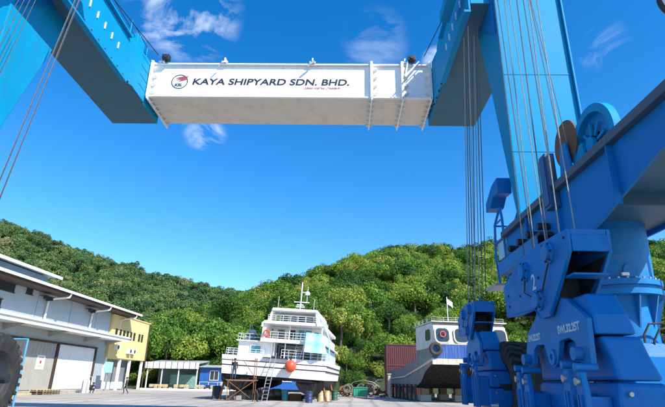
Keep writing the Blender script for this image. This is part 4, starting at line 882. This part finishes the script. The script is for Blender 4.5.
b = MB(); rail(b, [(-4.95, 12), (-4.95, .1), (-1.2, .1)], 3.62, .6, 3); rail(b, [(.6, .1), (4.95, .1), (4.95, 12)], 3.62, .75, 3); K(b, 'main_rail', WHITE2)
b = MB(); rail(b, [(-1.55, .6), (4.6, .6), (4.6, 14)], 5.22, .7, 3); K(b, 'second_rail', WHITE2)
b = MB(); rail(b, [(-1.2, .6), (4.2, .6), (4.2, 8)], 6.9, .55, 3); K(b, 'third_rail', WHITE2)
b = MB(); b.tube([(1.45, 4, 8.1), (1.45, 4, 11.2)], .06, 8); b.tube([(.7, 4, 9.2), (2.4, 4, 9.2)], .035, 6); b.tube([(1.45, 4, 10.2), (2.1, 4, 10.2)], .03, 6); b.tube([(2.1, 4, 9.2), (2.1, 4, 10.8)], .025, 6); b.box(1.0, 1.9, 3.8, 4.2, 8.7, 8.78); mst = K(b, 'mast', WHITE2)
b = MB(); b.lathe([(0, 0), (.26, .02), (.28, .2), (.14, .34), (0, .36)], (2.1, 4, 9.95), 'z', 16); b.box(1.1, 1.8, 3.7, 3.8, 8.85, 8.95); K(b, 'radar', WHITE2, mst)
b = MB(); b.tube([(-.6, 2, 8.1), (-.6, 2, 9.4)], .02, 5); b.tube([(3.2, 2, 8.1), (3.2, 2, 9.3)], .02, 5); K(b, 'whip_aerial', WHITE2, mst)
b = MB()
for s in (0, .5): b.tube([(3.75, .25 + s, 7.8), (4.4, -.1 + s, 7.0), (5.2, -.1 + s, 5.6), (5.35, .0 + s, 3.7)], .05, 6)
b.build('awning_frame', TARP, cat, world=False)
b = MB(); 
for k in range(9): x = 2.9 + .09 * k; z = 5.2 - .0 + .16 * k; b.box(3.0 + .07 * k, 3.6 + .07 * k, 1.3 + .16 * k, 1.5 + .16 * k, 5.25 + .16 * k, 5.28 + .16 * k)
b.tube([(2.98, 1.3, 5.3), (3.6, 2.9, 6.85)], .03, 5); b.tube([(3.62, 1.3, 5.3), (4.2, 2.9, 6.85)], .03, 5); K(b, 'upper_stairs', WHITE2)
b = MB()
for k in range(8): b.box(1.6, 2.3, 1.4 + .2 * k, 1.62 + .2 * k, 3.7 + .17 * k, 3.73 + .17 * k)
b.tube([(1.58, 1.3, 3.7), (1.58, 3.0, 5.1)], .03, 5); b.tube([(2.32, 1.3, 3.7), (2.32, 3.0, 5.1)], .03, 5); K(b, 'lower_stairs', WHITE2)
b = MB(); b.box(-1.1, 1.4, -.36, -.1, 3.55, 3.62); b.box(-.3, .6, -.3, -.1, 3.62, 3.78); K(b, 'stern_step', DARK)
b = MB()
for i, (x, z0, z1) in enumerate(((-4.6, 3.63, 4.0), (-4.2, 3.63, 3.9))): b.cyl((x, .5, z0), .09, z1 - z0, 'z', 10)
b.build('bollard', DARK, cat, world=False)
# clutter on the roof of the deckhouse: winch machine
b = MB(); b.box(-3.4, -2.5, 1.6, 2.4, 5.06, 5.5); b.cyl((-3.3, 1.7, 5.75), .3, .7, 'x', 14); b.tube([(-3.6, 1.6, 5.05), (-3.1, 1.9, 6.5), (-2.6, 1.6, 5.05)], .05, 6); b.tube([(-3.1, 1.9, 6.5), (-2.9, 1.4, 6.2)], .04, 6); tag(K(b, 'deck_winch', mat('slate blue machine', (.05, .09, .16), .5, var=.2), cat, bevel=.01), '', '') if False else K(b, 'deck_winch', mat('slate blue machine', (.05, .09, .16), .5, var=.2), cat)
b = MB(); rail(b, [(-4.2, 5), (-4.2, 1.2), (-.7, 1.2)], 5.05, .6, 2, .9); K(b, 'roof_rail', WHITE2)
# keel props under the hulls
q = None
for s in (-1, 1):
    for y in (.8, 4.5, 8.5, 12.5, 16.5, 20):
        for k in range(2):
            pass
catZ = Matrix.Rotation(R(-5), 4, 'Z')
names = []
for s in (-1, 1):
    for i, y in enumerate((1.2, 6, 11, 16, 20.5)):
        p = catZ @ Vector((s * 3.4, y * .9, 0)) + Vector((-6.17, 45.6, 0))
        t = thing('keel_support', '%s under the %s hull of the catamaran, %s from its stern' % ('stacked dark timber blocks', 'port' if s < 0 else 'starboard', ('first', 'second', 'third', 'fourth', 'fifth')[i]), 'keel support', (p.x, p.y, 0), (0, 0, R(-5)), 'blocks under the catamaran')
        top = .58 - s * .15
        b = MB(); b.box(-.6, .6, -.45, .45, 0, top * .5); b.build('block', CONC, t, world=False, bevel=.02)
        b = MB(); b.box(-.5, .5, -.3, .3, top * .5 + .004, top); b.build('block', WOOD, t, world=False, bevel=.02)
for i, (x, y, zt) in enumerate(((4.9, 1.0, 2.25), (4.9, 8, 2.25), (-4.9, 1.0, 2.4))):
    p = catZ @ Vector((x * .92, y * .9, 0)) + Vector((-6.17, 45.6, 0))
    b = MB(); b.tube([(p.x + (.35 if x > 0 else -.35), p.y, 0), (p.x - (.1 if x > 0 else -.1), p.y, 2.05 - .04 * x)], .09, 10); b.box(p.x - .1, p.x + .8 * (1 if x > 0 else 0) + .1, p.y - .2, p.y + .2, 0, .05)
    tag(b.build('hull_prop', RUST), ('steel prop leaning on the starboard stern corner of the catamaran', 'steel prop against the starboard side farther forward', 'steel prop leaning on the port stern corner of the catamaran')[i], 'prop', 'props against the catamaran')
# orange red buoy hanging at the stern
fb = thing('buoy', 'big orange red round buoy hanging at the stern of the catamaran', 'buoy', (-4.45, 44.9, 2.9))
b = MB(); b.ball((0, 0, 0), .5, 28, 18, (1, 1, 1.05)); b.build('float', ORANGE, fb, world=False, smooth=True)
b = MB(); b.cyl((0, 0, .5), .1, .16, 'z', 12); b.tube([(0, 0, .64), (.04, .15, 1.05)], .025, 6); b.build('neck_ring', DARK, fb, world=False)
lr = MB(); lr.lathe([(.27 + .07 * math.cos(a), .07 * math.sin(a)) for a in np.linspace(0, 2 * math.pi, 9)[:-1]], (-6.9, 46.1, 5.8), 'y', 26, closed=True)
tag(lr.build('life_ring', ORANGE, smooth=True), 'orange life ring hung on the second deck rail of the catamaran', 'life ring')
# cyan tarpaulin over the starboard quarter
T = MB(); nx, nz_ = 9, 10; vs = []
for i in range(nx):
    for j in range(nz_):
        u, v = i / (nx - 1), j / (nz_ - 1); x = -3.2 + 1.5 * u + .5 * v * (u - .15); z = 5.85 - 1.75 * v - .15 * u; y = 45.3 - .55 * v - .1 * math.sin(u * 9 + v * 2) + .06 * math.sin(v * 11)
        vs.append((x, y, z))
n = nx * nz_; vs += [(x, y + .03, z) for x, y, z in vs]
fs = []
for i in range(nx - 1):
    for j in range(nz_ - 1):
        a = i * nz_ + j; fs.append((a, a + 1, a + nz_ + 1, a + nz_)); fs.append((n + a, n + a + nz_, n + a + nz_ + 1, n + a + 1))
T.add(vs, fs); tag(T.build('tarpaulin', TARP, smooth=True), 'pale cyan tarpaulin draped over the starboard stern rails of the catamaran', 'tarpaulin')
# scaffold, ladder, drums
sc = thing('scaffold', 'rusty tube scaffold with a plank deck standing at the catamaran stern', 'scaffold', (-8.5, 44.3, 0))
for x in (-1.1, 1.1):
    for y in (-.5, .5):
        b = MB(); b.tube([(x, y, 0), (x, y, 3.5 if x > 0 or y > 0 else 1.7)], .035, 6); b.build('standard', RUST, sc, world=False)
b = MB(); b.tube([(-1.1, -.5, .1), (1.1, -.5, 1.6)], .028, 6); b.tube([(-1.1, -.5, 1.6), (1.1, -.5, .1)], .028, 6); b.tube([(-.1, .5, 3.3), (1.1, .5, 1.8)], .028, 6); b.build('brace', RUST, sc, world=False)
b = MB(); 
for z in (1.62,): b.tube([(-1.2, -.5, z), (1.2, -.5, z)], .035, 6); b.tube([(-1.2, .5, z), (1.2, .5, z)], .035, 6)
b.tube([(-1.1, .5, 3.3), (1.1, .5, 3.3)], .035, 6); b.tube([(1.1, -.5, 3.4), (1.1, .5, 3.4)], .035, 6); b.build('ledger', RUST, sc, world=False)
for k in range(4): b = MB(); b.box(-1.3, 1.3, -.5 + .26 * k, -.27 + .26 * k, 1.66, 1.71); b.build('plank', WOOD, sc, world=False)
ld = thing('ladder', 'long aluminium ladder leaning on the catamaran stern', 'ladder', (-6.45, 43.9, 0))
for s in (-.22, .22): b = MB(); b.tube([(s, 0, 0), (s + .45, 1.35, 4.0)], .035, 6); b.build('stile', STEEL, ld, world=False)
for k in range(1, 14): f_ = k / 14; b = MB(); b.tube([(-.22 + .45 * f_, 1.35 * f_, 4 * f_), (.22 + .45 * f_, 1.35 * f_, 4 * f_)], .02, 5); b.build('rung', STEEL, ld, world=False)
def drum(x, y, m, label, z=0):
    t = thing('drum', label, 'drum', (x, y, z), group='drums round the catamaran')
    b = MB(); b.lathe([(.0, 0), (.29, 0), (.30, .02), (.29, .04), (.285, .3), (.30, .31), (.285, .33), (.285, .58), (.30, .59), (.285, .61), (.285, .86), (.30, .88), (.29, .9), (.27, .87), (0, .87)], (0, 0, 0), 'z', 24); b.build('drum_body', m, t, world=False, smooth=True)
    b = MB(); b.cyl((.15, 0, .87), .04, .03, 'z', 8); b.build('bung', STEEL, t, world=False)
drum(-2.65, 43.6, BARREL, 'navy blue drum standing under the starboard quarter of the catamaran')
drum(-1.75, 46.3, YELP, 'faded yellow drum by the starboard hull prop')
drum(-1.3, 47.8, YELP, 'second faded yellow drum, farther along the starboard hull')
drum(-.6, 50.5, mat('dark green paint', (.02, .09, .06), .5, var=.15), 'dark green drum out past the starboard side of the catamaran')
drum(-5.0, 46.8, mat('teal drum paint', (.03, .2, .25), .5, var=.15), 'teal drum in the shade between the catamaran hulls')

for i, (x, y, r_, lb_) in enumerate(((-9.9, 46.6, .42, 'dark coil of hose on the ground under the port hull'), (-5.6, 47.6, .36, 'dark coil of hose on the ground between the hulls'))):
    b = MB()
    for k in range(4): b.lathe([(r_ - .03 * k + .035 * math.cos(a), .05 + .065 * k + .035 * math.sin(a)) for a in np.linspace(0, 2 * math.pi, 7)[:-1]], (x, y, 0), 'z', 20, closed=True)
    tag(b.build('hose_coil', BLACK, smooth=True), lb_ + ' of the catamaran', 'hose', 'hose coils under the catamaran')
for i, (x, y, w_, h_, m_, lb_) in enumerate(((-8.9, 46.9, .9, .8, DARK, 'dark steel tool box under the port hull behind the scaffold'), (-4.2, 48.0, 1.1, .55, RUST, 'rusty steel crate between the catamaran hulls'), (-11.3, 47.2, .7, 1.1, DARK, 'tall dark cabinet beside the port side of the catamaran'))):
    t = thing('tool_box', lb_, 'box', (x, y, 0), (0, 0, .2 * i), 'boxes round the catamaran')
    b = MB(); b.box(-w_ / 2, w_ / 2, -.3, .3, .06, h_); b.build('box_body', m_, t, world=False, bevel=.02)
    b = MB(); b.box(-w_ / 2 - .02, w_ / 2 + .02, -.32, .32, h_ + .003, h_ + .05); b.build('lid', m_, t, world=False, bevel=.01)
    b = MB(); b.box(-w_ / 2, w_ / 2, -.28, -.2, 0, .058); b.box(-w_ / 2, w_ / 2, .2, .28, 0, .058); b.build('runner', WOOD, t, world=False)

# ---------------------------------------------------------------- tug / landing boat
tug = thing('work_boat', 'blunt bowed blue and grey work boat with a white wheelhouse on keel blocks', 'work boat', (13.1, 48.4, 0), (0, 0, R(8)))
def G(b, name, m, par=tug, **k): return b.build(name, m, par, world=False, **k)
# hull side profile (y, z) swept across
hp = [(0, 3.55), (.9, 3.3), (2.2, 2.7), (3.8, 1.75), (5.6, 1.25), (18, 1.2), (18.5, 1.6), (18.5, 2.95), (12, 3.25), (6.5, 3.95), (2.5, 4.8), (0, 5.1)]
b = MB(); vs = []; n = len(hp)
for (x, k) in ((-4.55, 1), (-4.3, 0), (4.3, 0), (4.55, 1)):
    for (y, z) in hp: vs.append((x, y + (.3 if k and z < 3 else 0), z + (.12 if (k and z < 3) else 0)))
fs = [tuple(range(n)), tuple(range(3 * n, 4 * n))[::-1]]
for r_ in range(3):
    for i in range(n): fs.append((r_ * n + i, r_ * n + n + i, r_ * n + n + (i + 1) % n, r_ * n + (i + 1) % n))
b.add(vs, fs); hl = G(b, 'hull', HULLG); under(hl, ANTIF_SHADE, -.2)  # downward faces blackened to paint in the deep shade beneath the bow
b = MB(); b.prism([(-4.62, 3.92), (4.62, 3.92), (4.62, 5.2), (-4.62, 5.2)], 'y', -.10, -.004); G(b, 'bow_plate', TUGB)
b = MB(); b.prism([(-4.66, 3.38), (4.66, 3.38), (4.66, 3.9), (-4.66, 3.9)], 'y', -.17, -.003); G(b, 'rubbing_band', CREAM, bevel=.03)
b = MB()
for s in (-1, 1): b.prism([(-.16, 3.75), (4, 3.1), (10, 2.3), (18, 2.1), (18, 2.25), (10, 2.45), (4, 3.28), (-.16, 3.95)], 'x', s * 4.56, s * 4.68)
G(b, 'side_fender_strip', CREAM)
b = MB()
for x in np.arange(-4.3, 4.5, .95): b.box(x, x + .05, -.13, -.102, 3.93, 5.18)
G(b, 'plate_joint', TUGB)
b = MB(); b.box(-4.66, 4.66, -.14, -.0, 5.202, 5.27); G(b, 'bulwark_cap', CREAM)
b = MB(); b.box(-3.7, 3.7, 1.6, 8.2, 3.3, 5.02); G(b, 'deckhouse_base', HULLG)
# wheelhouse with rounded windows
wx0, wx1 = -3.8, 3.8
b = MB(); b.prism([(1.5, 5.03), (1.9, 7.1), (2.5, 7.5), (8, 7.5), (8, 5.03)], 'x', wx0, wx1); wh_ = G(b, 'wheelhouse', CABW, bevel=.12)
b = MB(); b.box(wx0 - .15, wx1 + .15, 1.8, 8.3, 7.51, 7.62); G(b, 'wheelhouse_roof', CABW, bevel=.03)
def rrect(cx, cz, w, h, r, n=5):
    out = []
    for (sx, sz, a0) in ((1, 1, 0), (-1, 1, 90), (-1, -1, 180), (1, -1, 270)):
        for k in range(n): a = R(a0 + 90 * k / (n - 1)); out.append((cx + sx * (w / 2 - r) + r * math.cos(a), cz + sz * (h / 2 - r) + r * math.sin(a)))
    return out
for i, x in enumerate((-2.95, -1.0, 1.0, 2.95)):
    b = MB(); o_ = rrect(x, 0, 1.35, 1.35, .42); b.prism(o_, 'y', -.06, 0); o = G(b, 'window', GLASS, wh_); o.location = (0, 1.66, 6.2); o.rotation_euler = (R(-9.8), 0, 0)
    b = MB(); oo = rrect(x, 0, 1.6, 1.6, .5); k_ = len(oo); v_ = [(p[0], -.09, p[1]) for p in oo] + [(p[0], -.09, p[1]) for p in o_] + [(p[0], 0, p[1]) for p in oo] + [(p[0], 0, p[1]) for p in o_]
    f_ = []
    for j in range(k_):
        q_ = (j + 1) % k_; f_ += [(j, q_, k_ + q_, k_ + j), (j, 2 * k_ + j, 2 * k_ + q_, q_), (k_ + j, k_ + q_, 3 * k_ + q_, 3 * k_ + j)]
    b.add(v_, f_); fr = G(b, 'window_frame', CREAM, o)
b = MB(); b.prism(rrect(3.6, 6.35, 1.6, 1.1, .35), 'x', wx0 - .03, wx0 - .002); G(b, 'side_window', GLASS, wh_)
b = MB(); b.lathe([(.22, -.03), (.30, -.03), (.30, .03), (.22, .03)], (-2.95, 1.42, 6.3), 'y', 20, closed=True); G(b, 'window_disc', ORANGE, wh_)
b = MB(); rail(b, [(-3.8, 8), (-3.8, 2.2), (3.8, 2.2)], 7.62, .4, 2, 1.2, .018); G(b, 'roof_rail', CABW)
b = MB(); b.tube([(-1.4, 4, 7.8), (-1.4, 4, 10.4)], .035, 6); G(b, 'flag_pole', WHITE2)
b = MB(); vs = []
for i in range(6):
    for z in (9.7, 10.25): vs.append((-1.38 + .12 * i, 4 + .05 * math.sin(i * 1.5), z - .09 * i))
n_ = len(vs); vs += [(x, y + .012, z) for x, y, z in vs]; fs = []
for i in range(5): a = 2 * i; fs += [(a, a + 2, a + 3, a + 1), (n_ + a, n_ + a + 1, n_ + a + 3, n_ + a + 2)]
b.add(vs, fs); fo = b.build('flag', WHITE2, world=False); fo.location = (13.1, 48.4, 0); fo.rotation_euler = (0, 0, R(8)); tag(fo, 'small pale flag flying over the wheelhouse of the work boat', 'flag')
text('boat_lettering', 'TG. SRI TRINITY 8', .52, (13.1 + .4, 48.4 - .18, 4.45), (R(90), 0, 0), WHITE2, None, sx=1.1) if False else None
o = text('boat_lettering', 'TRINITY', .5, (0, 0, 0), (R(90), 0, 0), WHITE2, tug, sx=1.1); o.location = (1.8, -.108, 4.4)
# side clutter and a big tyre fender on the corner
for i, (x, z, r_) in enumerate(((-4.35, 4.75, .46), (-1.9, 4.4, .45), (4.2, 4.7, .55))):
    if i == 1: continue
    t = MB(); t.lathe([(r_ + .18 * math.cos(a), .18 * math.sin(a)) for a in np.linspace(0, 2 * math.pi, 11)[:-1]], (0, 0, 0), 'y', 28, closed=True)
    o = t.build('tyre_fender', mat('weathered rubber', (.045, .042, .04), .85, var=.3, scale=4, bump=.3, dirt=(.16, .15, .13), dirt_amt=.35) , smooth=True, world=False); p = Matrix.Rotation(R(8), 4, 'Z') @ Vector((x, -.36, 0)); o.location = (13.1 + p.x, 48.4 + p.y, z)
    tag(o, ('big tyre fender hung on the port bow corner of the work boat', '', 'tyre fender on the far bow corner behind the near lifting block')[i], 'tyre fender', 'tyre fenders on the work boat')
M8 = Matrix.Rotation(R(8), 4, 'Z')
for i in range(9):
    sx = (-3.6, 0, 3.6)[i % 3]; y = (6.2, 11, 16)[i // 3]; p = M8 @ Vector((sx, y, 0)) + Vector((13.1, 48.4, 0))
    t = thing('hull_stand', 'dark block stand under the work boat, %s row from the bow, %s' % (('first', 'second', 'third')[i // 3], ('port side', 'under the keel', 'starboard side')[i % 3]), 'hull stand', (p.x, p.y, 0), (0, 0, R(8)), 'stands under the work boat')
    b = MB(); b.box(-.55, .55, -.5, .5, 0, .6); b.build('block', CONC, t, world=False, bevel=.03)
    b = MB(); b.box(-.4, .4, -.35, .35, .604, 1.19); b.build('block', WOOD, t, world=False, bevel=.03)
for i in range(8):
    p = M8 @ Vector((-4.75, 5.5 + 1.6 * i, 0)) + Vector((13.1, 48.4, 0))
    b = MB(); b.tube([(p.x, p.y, 0), (p.x, p.y, 1.6)], .13, 8); b.box(p.x - .3, p.x + .3, p.y - .3, p.y + .3, 0, .12)
    tag(b.build('shore_post', DARK), 'black shore post along the port side of the work boat, %s from the bow' % ('first', 'second', 'third', 'fourth', 'fifth', 'sixth', 'seventh', 'last')[i], 'shore post', 'shore posts along the work boat')
# container, bin, scrap heap
ct = thing('shipping_container', 'maroon steel container standing high behind the port quarter of the work boat', 'container', (9.2, 69, 0), (0, 0, R(3)))
def CT(b, name, m, **k): return b.build(name, m, ct, world=False, **k)
b = MB(); b.box(-3.0, 3.0, 0, 2.6, 4.0, 6.5); b.box(-3.0, 3.0, 0, 2.6, .1, 3.9); CT(b, 'wall', MAROON)
b = MB()
for x in np.arange(-2.8, 2.9, .28): b.box(x, x + .13, -.05, -.002, .3, 6.35)
CT(b, 'corrugation', MAROON)
b = MB(); b.box(-3.1, 3.1, -.08, 2.7, 6.504, 6.66); b.box(-3.1, -2.95, -.09, .1, 0, 6.5); b.box(2.95, 3.1, -.09, .1, 0, 6.5); b.box(-2.94, 2.94, -.075, .05, 3.85, 4.05); CT(b, 'corner_frame', MAROON)
gb = thing('green_bin', 'bright green slatted bin in front of the scrap heap', 'bin', (2.3, 61.5, 0))
b = MB(); b.box(-.85, .85, -.5, .5, .12, 1.05); b.build('bin_body', GREENP, gb, world=False, bevel=.04)
b = MB()
for x in np.arange(-.78, .8, .26): b.box(x, x + .08, -.54, -.502, .15, 1.0)
b.box(-.92, .92, -.56, .56, 1.053, 1.13); b.build('bin_rim', GREENP, gb, world=False, bevel=.01)
for x in (-.7, .7): b = MB(); b.cyl((x, -.35, .12), .12, .08, 'x', 10); b.build('castor', DARK, gb, world=False)
hr = random.Random(5)
old = mat('old bleached tyre rubber', (.13, .115, .10), .9, var=.4, scale=4, bump=.3, dirt=(.4, .36, .3), dirt_amt=.4)
wherel = ['lying flat at the front', 'leaning on the heap', 'half buried in the pile', 'on top of the heap', 'propped behind the bin', 'at the near end of the pile']
for i in range(16):
    x = hr.uniform(-.2, 5.6); y = 64.5 + hr.uniform(-.6, 1.4); z = .45 + hr.uniform(0, .9) * (1 - abs(x - 2.8) / 4); r_ = hr.uniform(.3, .48)
    t = MB(); t.lathe([(r_ + .13 * math.cos(a), .13 * math.sin(a)) for a in np.linspace(0, 2 * math.pi, 9)[:-1]], (0, 0, 0), 'y', 18, closed=True)
    o = t.build('scrap_tyre', old if i % 3 else RUST, smooth=True, world=False); o.location = (x, y, z); o.rotation_euler = (hr.uniform(-.5, .5), hr.uniform(-.3, .3), hr.uniform(-.8, .8))
    tag(o, 'old scrap tyre or hoop %s beside the green bin' % wherel[i % 6], 'scrap tyre', 'scrap tyres in the heap')
b = MB()
for i in range(120):
    x = hr.uniform(-.6, 6.2); h_ = 1.1 * math.sqrt(max(0, 1 - ((x - 2.8) / 3.5) ** 2)); y = 65.2 + hr.uniform(-.8, 1.2); z = hr.uniform(0, max(.1, h_)); d = Vector((hr.uniform(-1, 1), hr.uniform(-1, 1), hr.uniform(-.3, .5))) * hr.uniform(.3, .9)
    b.tube([(x, y, z), (x + d.x, y + d.y, max(.03, z + d.z))], hr.uniform(.02, .07), 5)
o = b.build('scrap_metal', RUST, kind='stuff')
b = MB(); b.tube([(.8, 64.4, 1.0), (1.6, 64.3, 1.7), (2.8, 64.2, 1.95), (4.0, 64.3, 1.7), (4.8, 64.4, 1.2)], .035, 6); b.tube([(3.6, 64.4, 1.3), (4.6, 64.3, 2.0), (5.2, 64.2, 2.0)], .04, 6)
tag(b.build('bent_pipe', STEEL, smooth=True), 'bent pale pipe arching over the scrap heap', 'pipe')
for i, (x, y, r0, hh) in enumerate(((5.8, 62.0, .12, 2.6),)):
    b = MB(); b.box(x - .15, x + .15, y - .15, y + .15, 0, hh); b.box(x - .22, x + .22, y - .22, y + .22, hh + .002, hh + .12); b.box(x - .35, x + .35, y - .35, y + .35, -.05, .1); tag(b.build('yard_post', CREAM, bevel=.01), 'pale square post standing between the scrap heap and the work boat', 'post')
# birds
for i, (x, y, z) in enumerate(((-13.6, 27, 17.2),)):
    b = MB(); b.add([(-.55, .1, .08), (-.15, -.1, .16), (0, 0, .02), (.15, -.1, .16), (.55, .1, .08), (0, .35, 0), (0, -.3, .0), (0, 0, -.07)], [(0, 1, 2), (2, 3, 4), (1, 6, 2), (2, 6, 3), (0, 2, 5), (2, 4, 5), (7, 2, 6), (7, 5, 2)])
    o = b.build('bird', DARK, world=False); o.location = (x, y, z); o.scale = (.45, .45, .45); tag(o, 'small dark bird gliding under the left side beam of the hoist', 'bird')

# ---------------------------------------------------------------- people
def person(label, loc, rz, pose, mats, helmet=None, group='yard workers', held=None):
    """one skinned body; pose maps joint names to positions (facing -Y)"""
    J = dict(pelvis=(0, 0, .95), chest=(0, 0, 1.28), neck=(0, 0, 1.48), head=(0, -.02, 1.60), top=(0, -.01, 1.72),
             sl=(-.19, 0, 1.42), el=(-.25, .03, 1.13), hl=(-.24, -.06, .88), sr=(.19, 0, 1.42), er=(.25, .03, 1.13), hr=(.24, -.06, .88),
             pl=(-.1, 0, .9), kl=(-.11, -.03, .5), al=(-.11, .03, .09), tl=(-.12, -.14, .04), pr=(.1, 0, .9), kr=(.11, -.03, .5), ar=(.11, .03, .09), tr=(.12, -.14, .04))
    J.update(pose); nm = list(J); rad = dict(pelvis=.15, chest=.16, neck=.06, head=.095, top=.075, sl=.075, el=.05, hl=.042, sr=.075, er=.05, hr=.042, pl=.105, kl=.07, al=.05, tl=.042, pr=.105, kr=.07, ar=.05, tr=.042)
    E_ = [('pelvis', 'chest'), ('chest', 'neck'), ('neck', 'head'), ('head', 'top'), ('chest', 'sl'), ('sl', 'el'), ('el', 'hl'), ('chest', 'sr'), ('sr', 'er'), ('er', 'hr'), ('pelvis', 'pl'), ('pl', 'kl'), ('kl', 'al'), ('al', 'tl'), ('pelvis', 'pr'), ('pr', 'kr'), ('kr', 'ar'), ('ar', 'tr')]
    me = bpy.data.meshes.new('body'); me.from_pydata([J[k] for k in nm], [(nm.index(a), nm.index(b_)) for a, b_ in E_], [])
    o = bpy.data.objects.new('body', me); col.objects.link(o); o.modifiers.new('skin', 'SKIN')
    for k, v in zip(nm, me.skin_vertices[0].data): v.radius = (rad[k], rad[k] * (.75 if k in ('pelvis', 'chest') else 1))
    me.skin_vertices[0].data[0].use_root = True
    sb = o.modifiers.new('sub', 'SUBSURF'); sb.levels = 1; sb.render_levels = 1
    dg = bpy.context.evaluated_depsgraph_get(); m2 = bpy.data.meshes.new_from_object(o.evaluated_get(dg)); bpy.data.objects.remove(o)
    for m_ in mats: m2.materials.append(m_)
    P_ = {k: Vector(v) for k, v in J.items()}
    def seg(c, a, b_): a, b_ = P_[a], P_[b_]; t = max(0, min(1, (c - a).dot(b_ - a) / max(1e-6, (b_ - a).length_squared))); return (c - a.lerp(b_, t)).length
    for p in m2.polygons:
        c = Vector(p.center); best = min(E_, key=lambda e: seg(c, *e)); k = best[1]; p.use_smooth = True
        p.material_index = 2 if k in ('head', 'top') or (k in ('hl', 'hr') and (c - P_[k]).length < .1) else (1 if k in ('pl', 'kl', 'al', 'pr', 'kr', 'ar') else (3 if k in ('tl', 'tr') else 0))
    r_ = thing('person', label, 'person', loc, (0, 0, rz), group)
    bo = bpy.data.objects.new('body', m2); col.objects.link(bo); bo.parent = r_
    tp = P_['top']; hd = P_['head']; up = (tp - P_['neck']).normalized()
    b = MB(); c = hd + up * .07; b.ball((c.x, c.y + .012, c.z), .115, 14, 8, (.98, 1.1, .8)); hb = b.build('helmet' if helmet else 'hair', helmet or DARK, r_, world=False, smooth=True)
    b = MB(); b.ball((hd.x - .035, hd.y - .088, hd.z + .01), .012, 6, 4); b.ball((hd.x + .035, hd.y - .088, hd.z + .01), .012, 6, 4); b.build('eyes', DARK, r_, world=False)
    b = MB(); b.prism([(hd.y - .125, hd.z - .03), (hd.y - .085, hd.z + .02), (hd.y - .08, hd.z - .035)], 'x', hd.x - .012, hd.x + .012); b.build('nose', SKIN, r_, world=False)
    return r_
S4 = lambda top, leg: (top, leg, SKIN, DARK)
walk = dict(kl=(-.11, -.16, .52), al=(-.11, -.12, .1), tl=(-.11, -.29, .06), kr=(.11, .02, .5), ar=(.11, .30, .14), tr=(.11, .18, .04), hl=(-.26, .16, .92), el=(-.25, .12, 1.14), hr=(.26, -.22, .96), er=(.25, -.02, 1.13))
person('worker in dark clothes walking across the yard past the white roller shutters', (-23.6, 56.6, 0), R(-60), walk, S4(CLOTHD, CLOTHD), None)
person('worker crouching by the gas bottles before the warehouse', (-27.1, 56.0, 0), R(60), dict(pelvis=(0, .1, .42), pl=(-.12, .08, .40), pr=(.12, .08, .40), chest=(0, -.08, .72), neck=(0, -.2, .9), head=(0, -.25, 1.0), top=(0, -.27, 1.11), sl=(-.19, -.12, .84), sr=(.19, -.12, .84), el=(-.24, -.3, .62), er=(.24, -.3, .62), hl=(-.12, -.5, .5), hr=(.12, -.5, .5), kl=(-.18, -.3, .52), kr=(.18, -.3, .52), al=(-.16, -.08, .09), ar=(.16, -.08, .09), tl=(-.17, -.24, .04), tr=(.17, -.24, .04)), S4(CLOTHD, CLOTHB))
person('worker standing on the scaffold deck facing the catamaran stern', (-9.25, 44.35, 1.715), R(185), dict(er=(.24, -.15, 1.2), hr=(.16, -.38, 1.3)), S4(CLOTHD, CLOTHB), None)
person('worker bending down at the foot of the long ladder', (-6.95, 43.4, 0), R(110), dict(pelvis=(0, .12, .82), chest=(0, -.14, 1.0), neck=(0, -.33, 1.06), head=(0, -.43, 1.05), top=(0, -.53, 1.04), sl=(-.19, -.26, 1.02), sr=(.19, -.26, 1.02), el=(-.2, -.38, .76), er=(.2, -.38, .76), hl=(-.12, -.5, .52), hr=(.12, -.5, .52), pl=(-.1, .12, .8), pr=(.1, .12, .8), kl=(-.12, -.06, .45), kr=(.12, .1, .45)), S4(CLOTHD, CLOTHD))
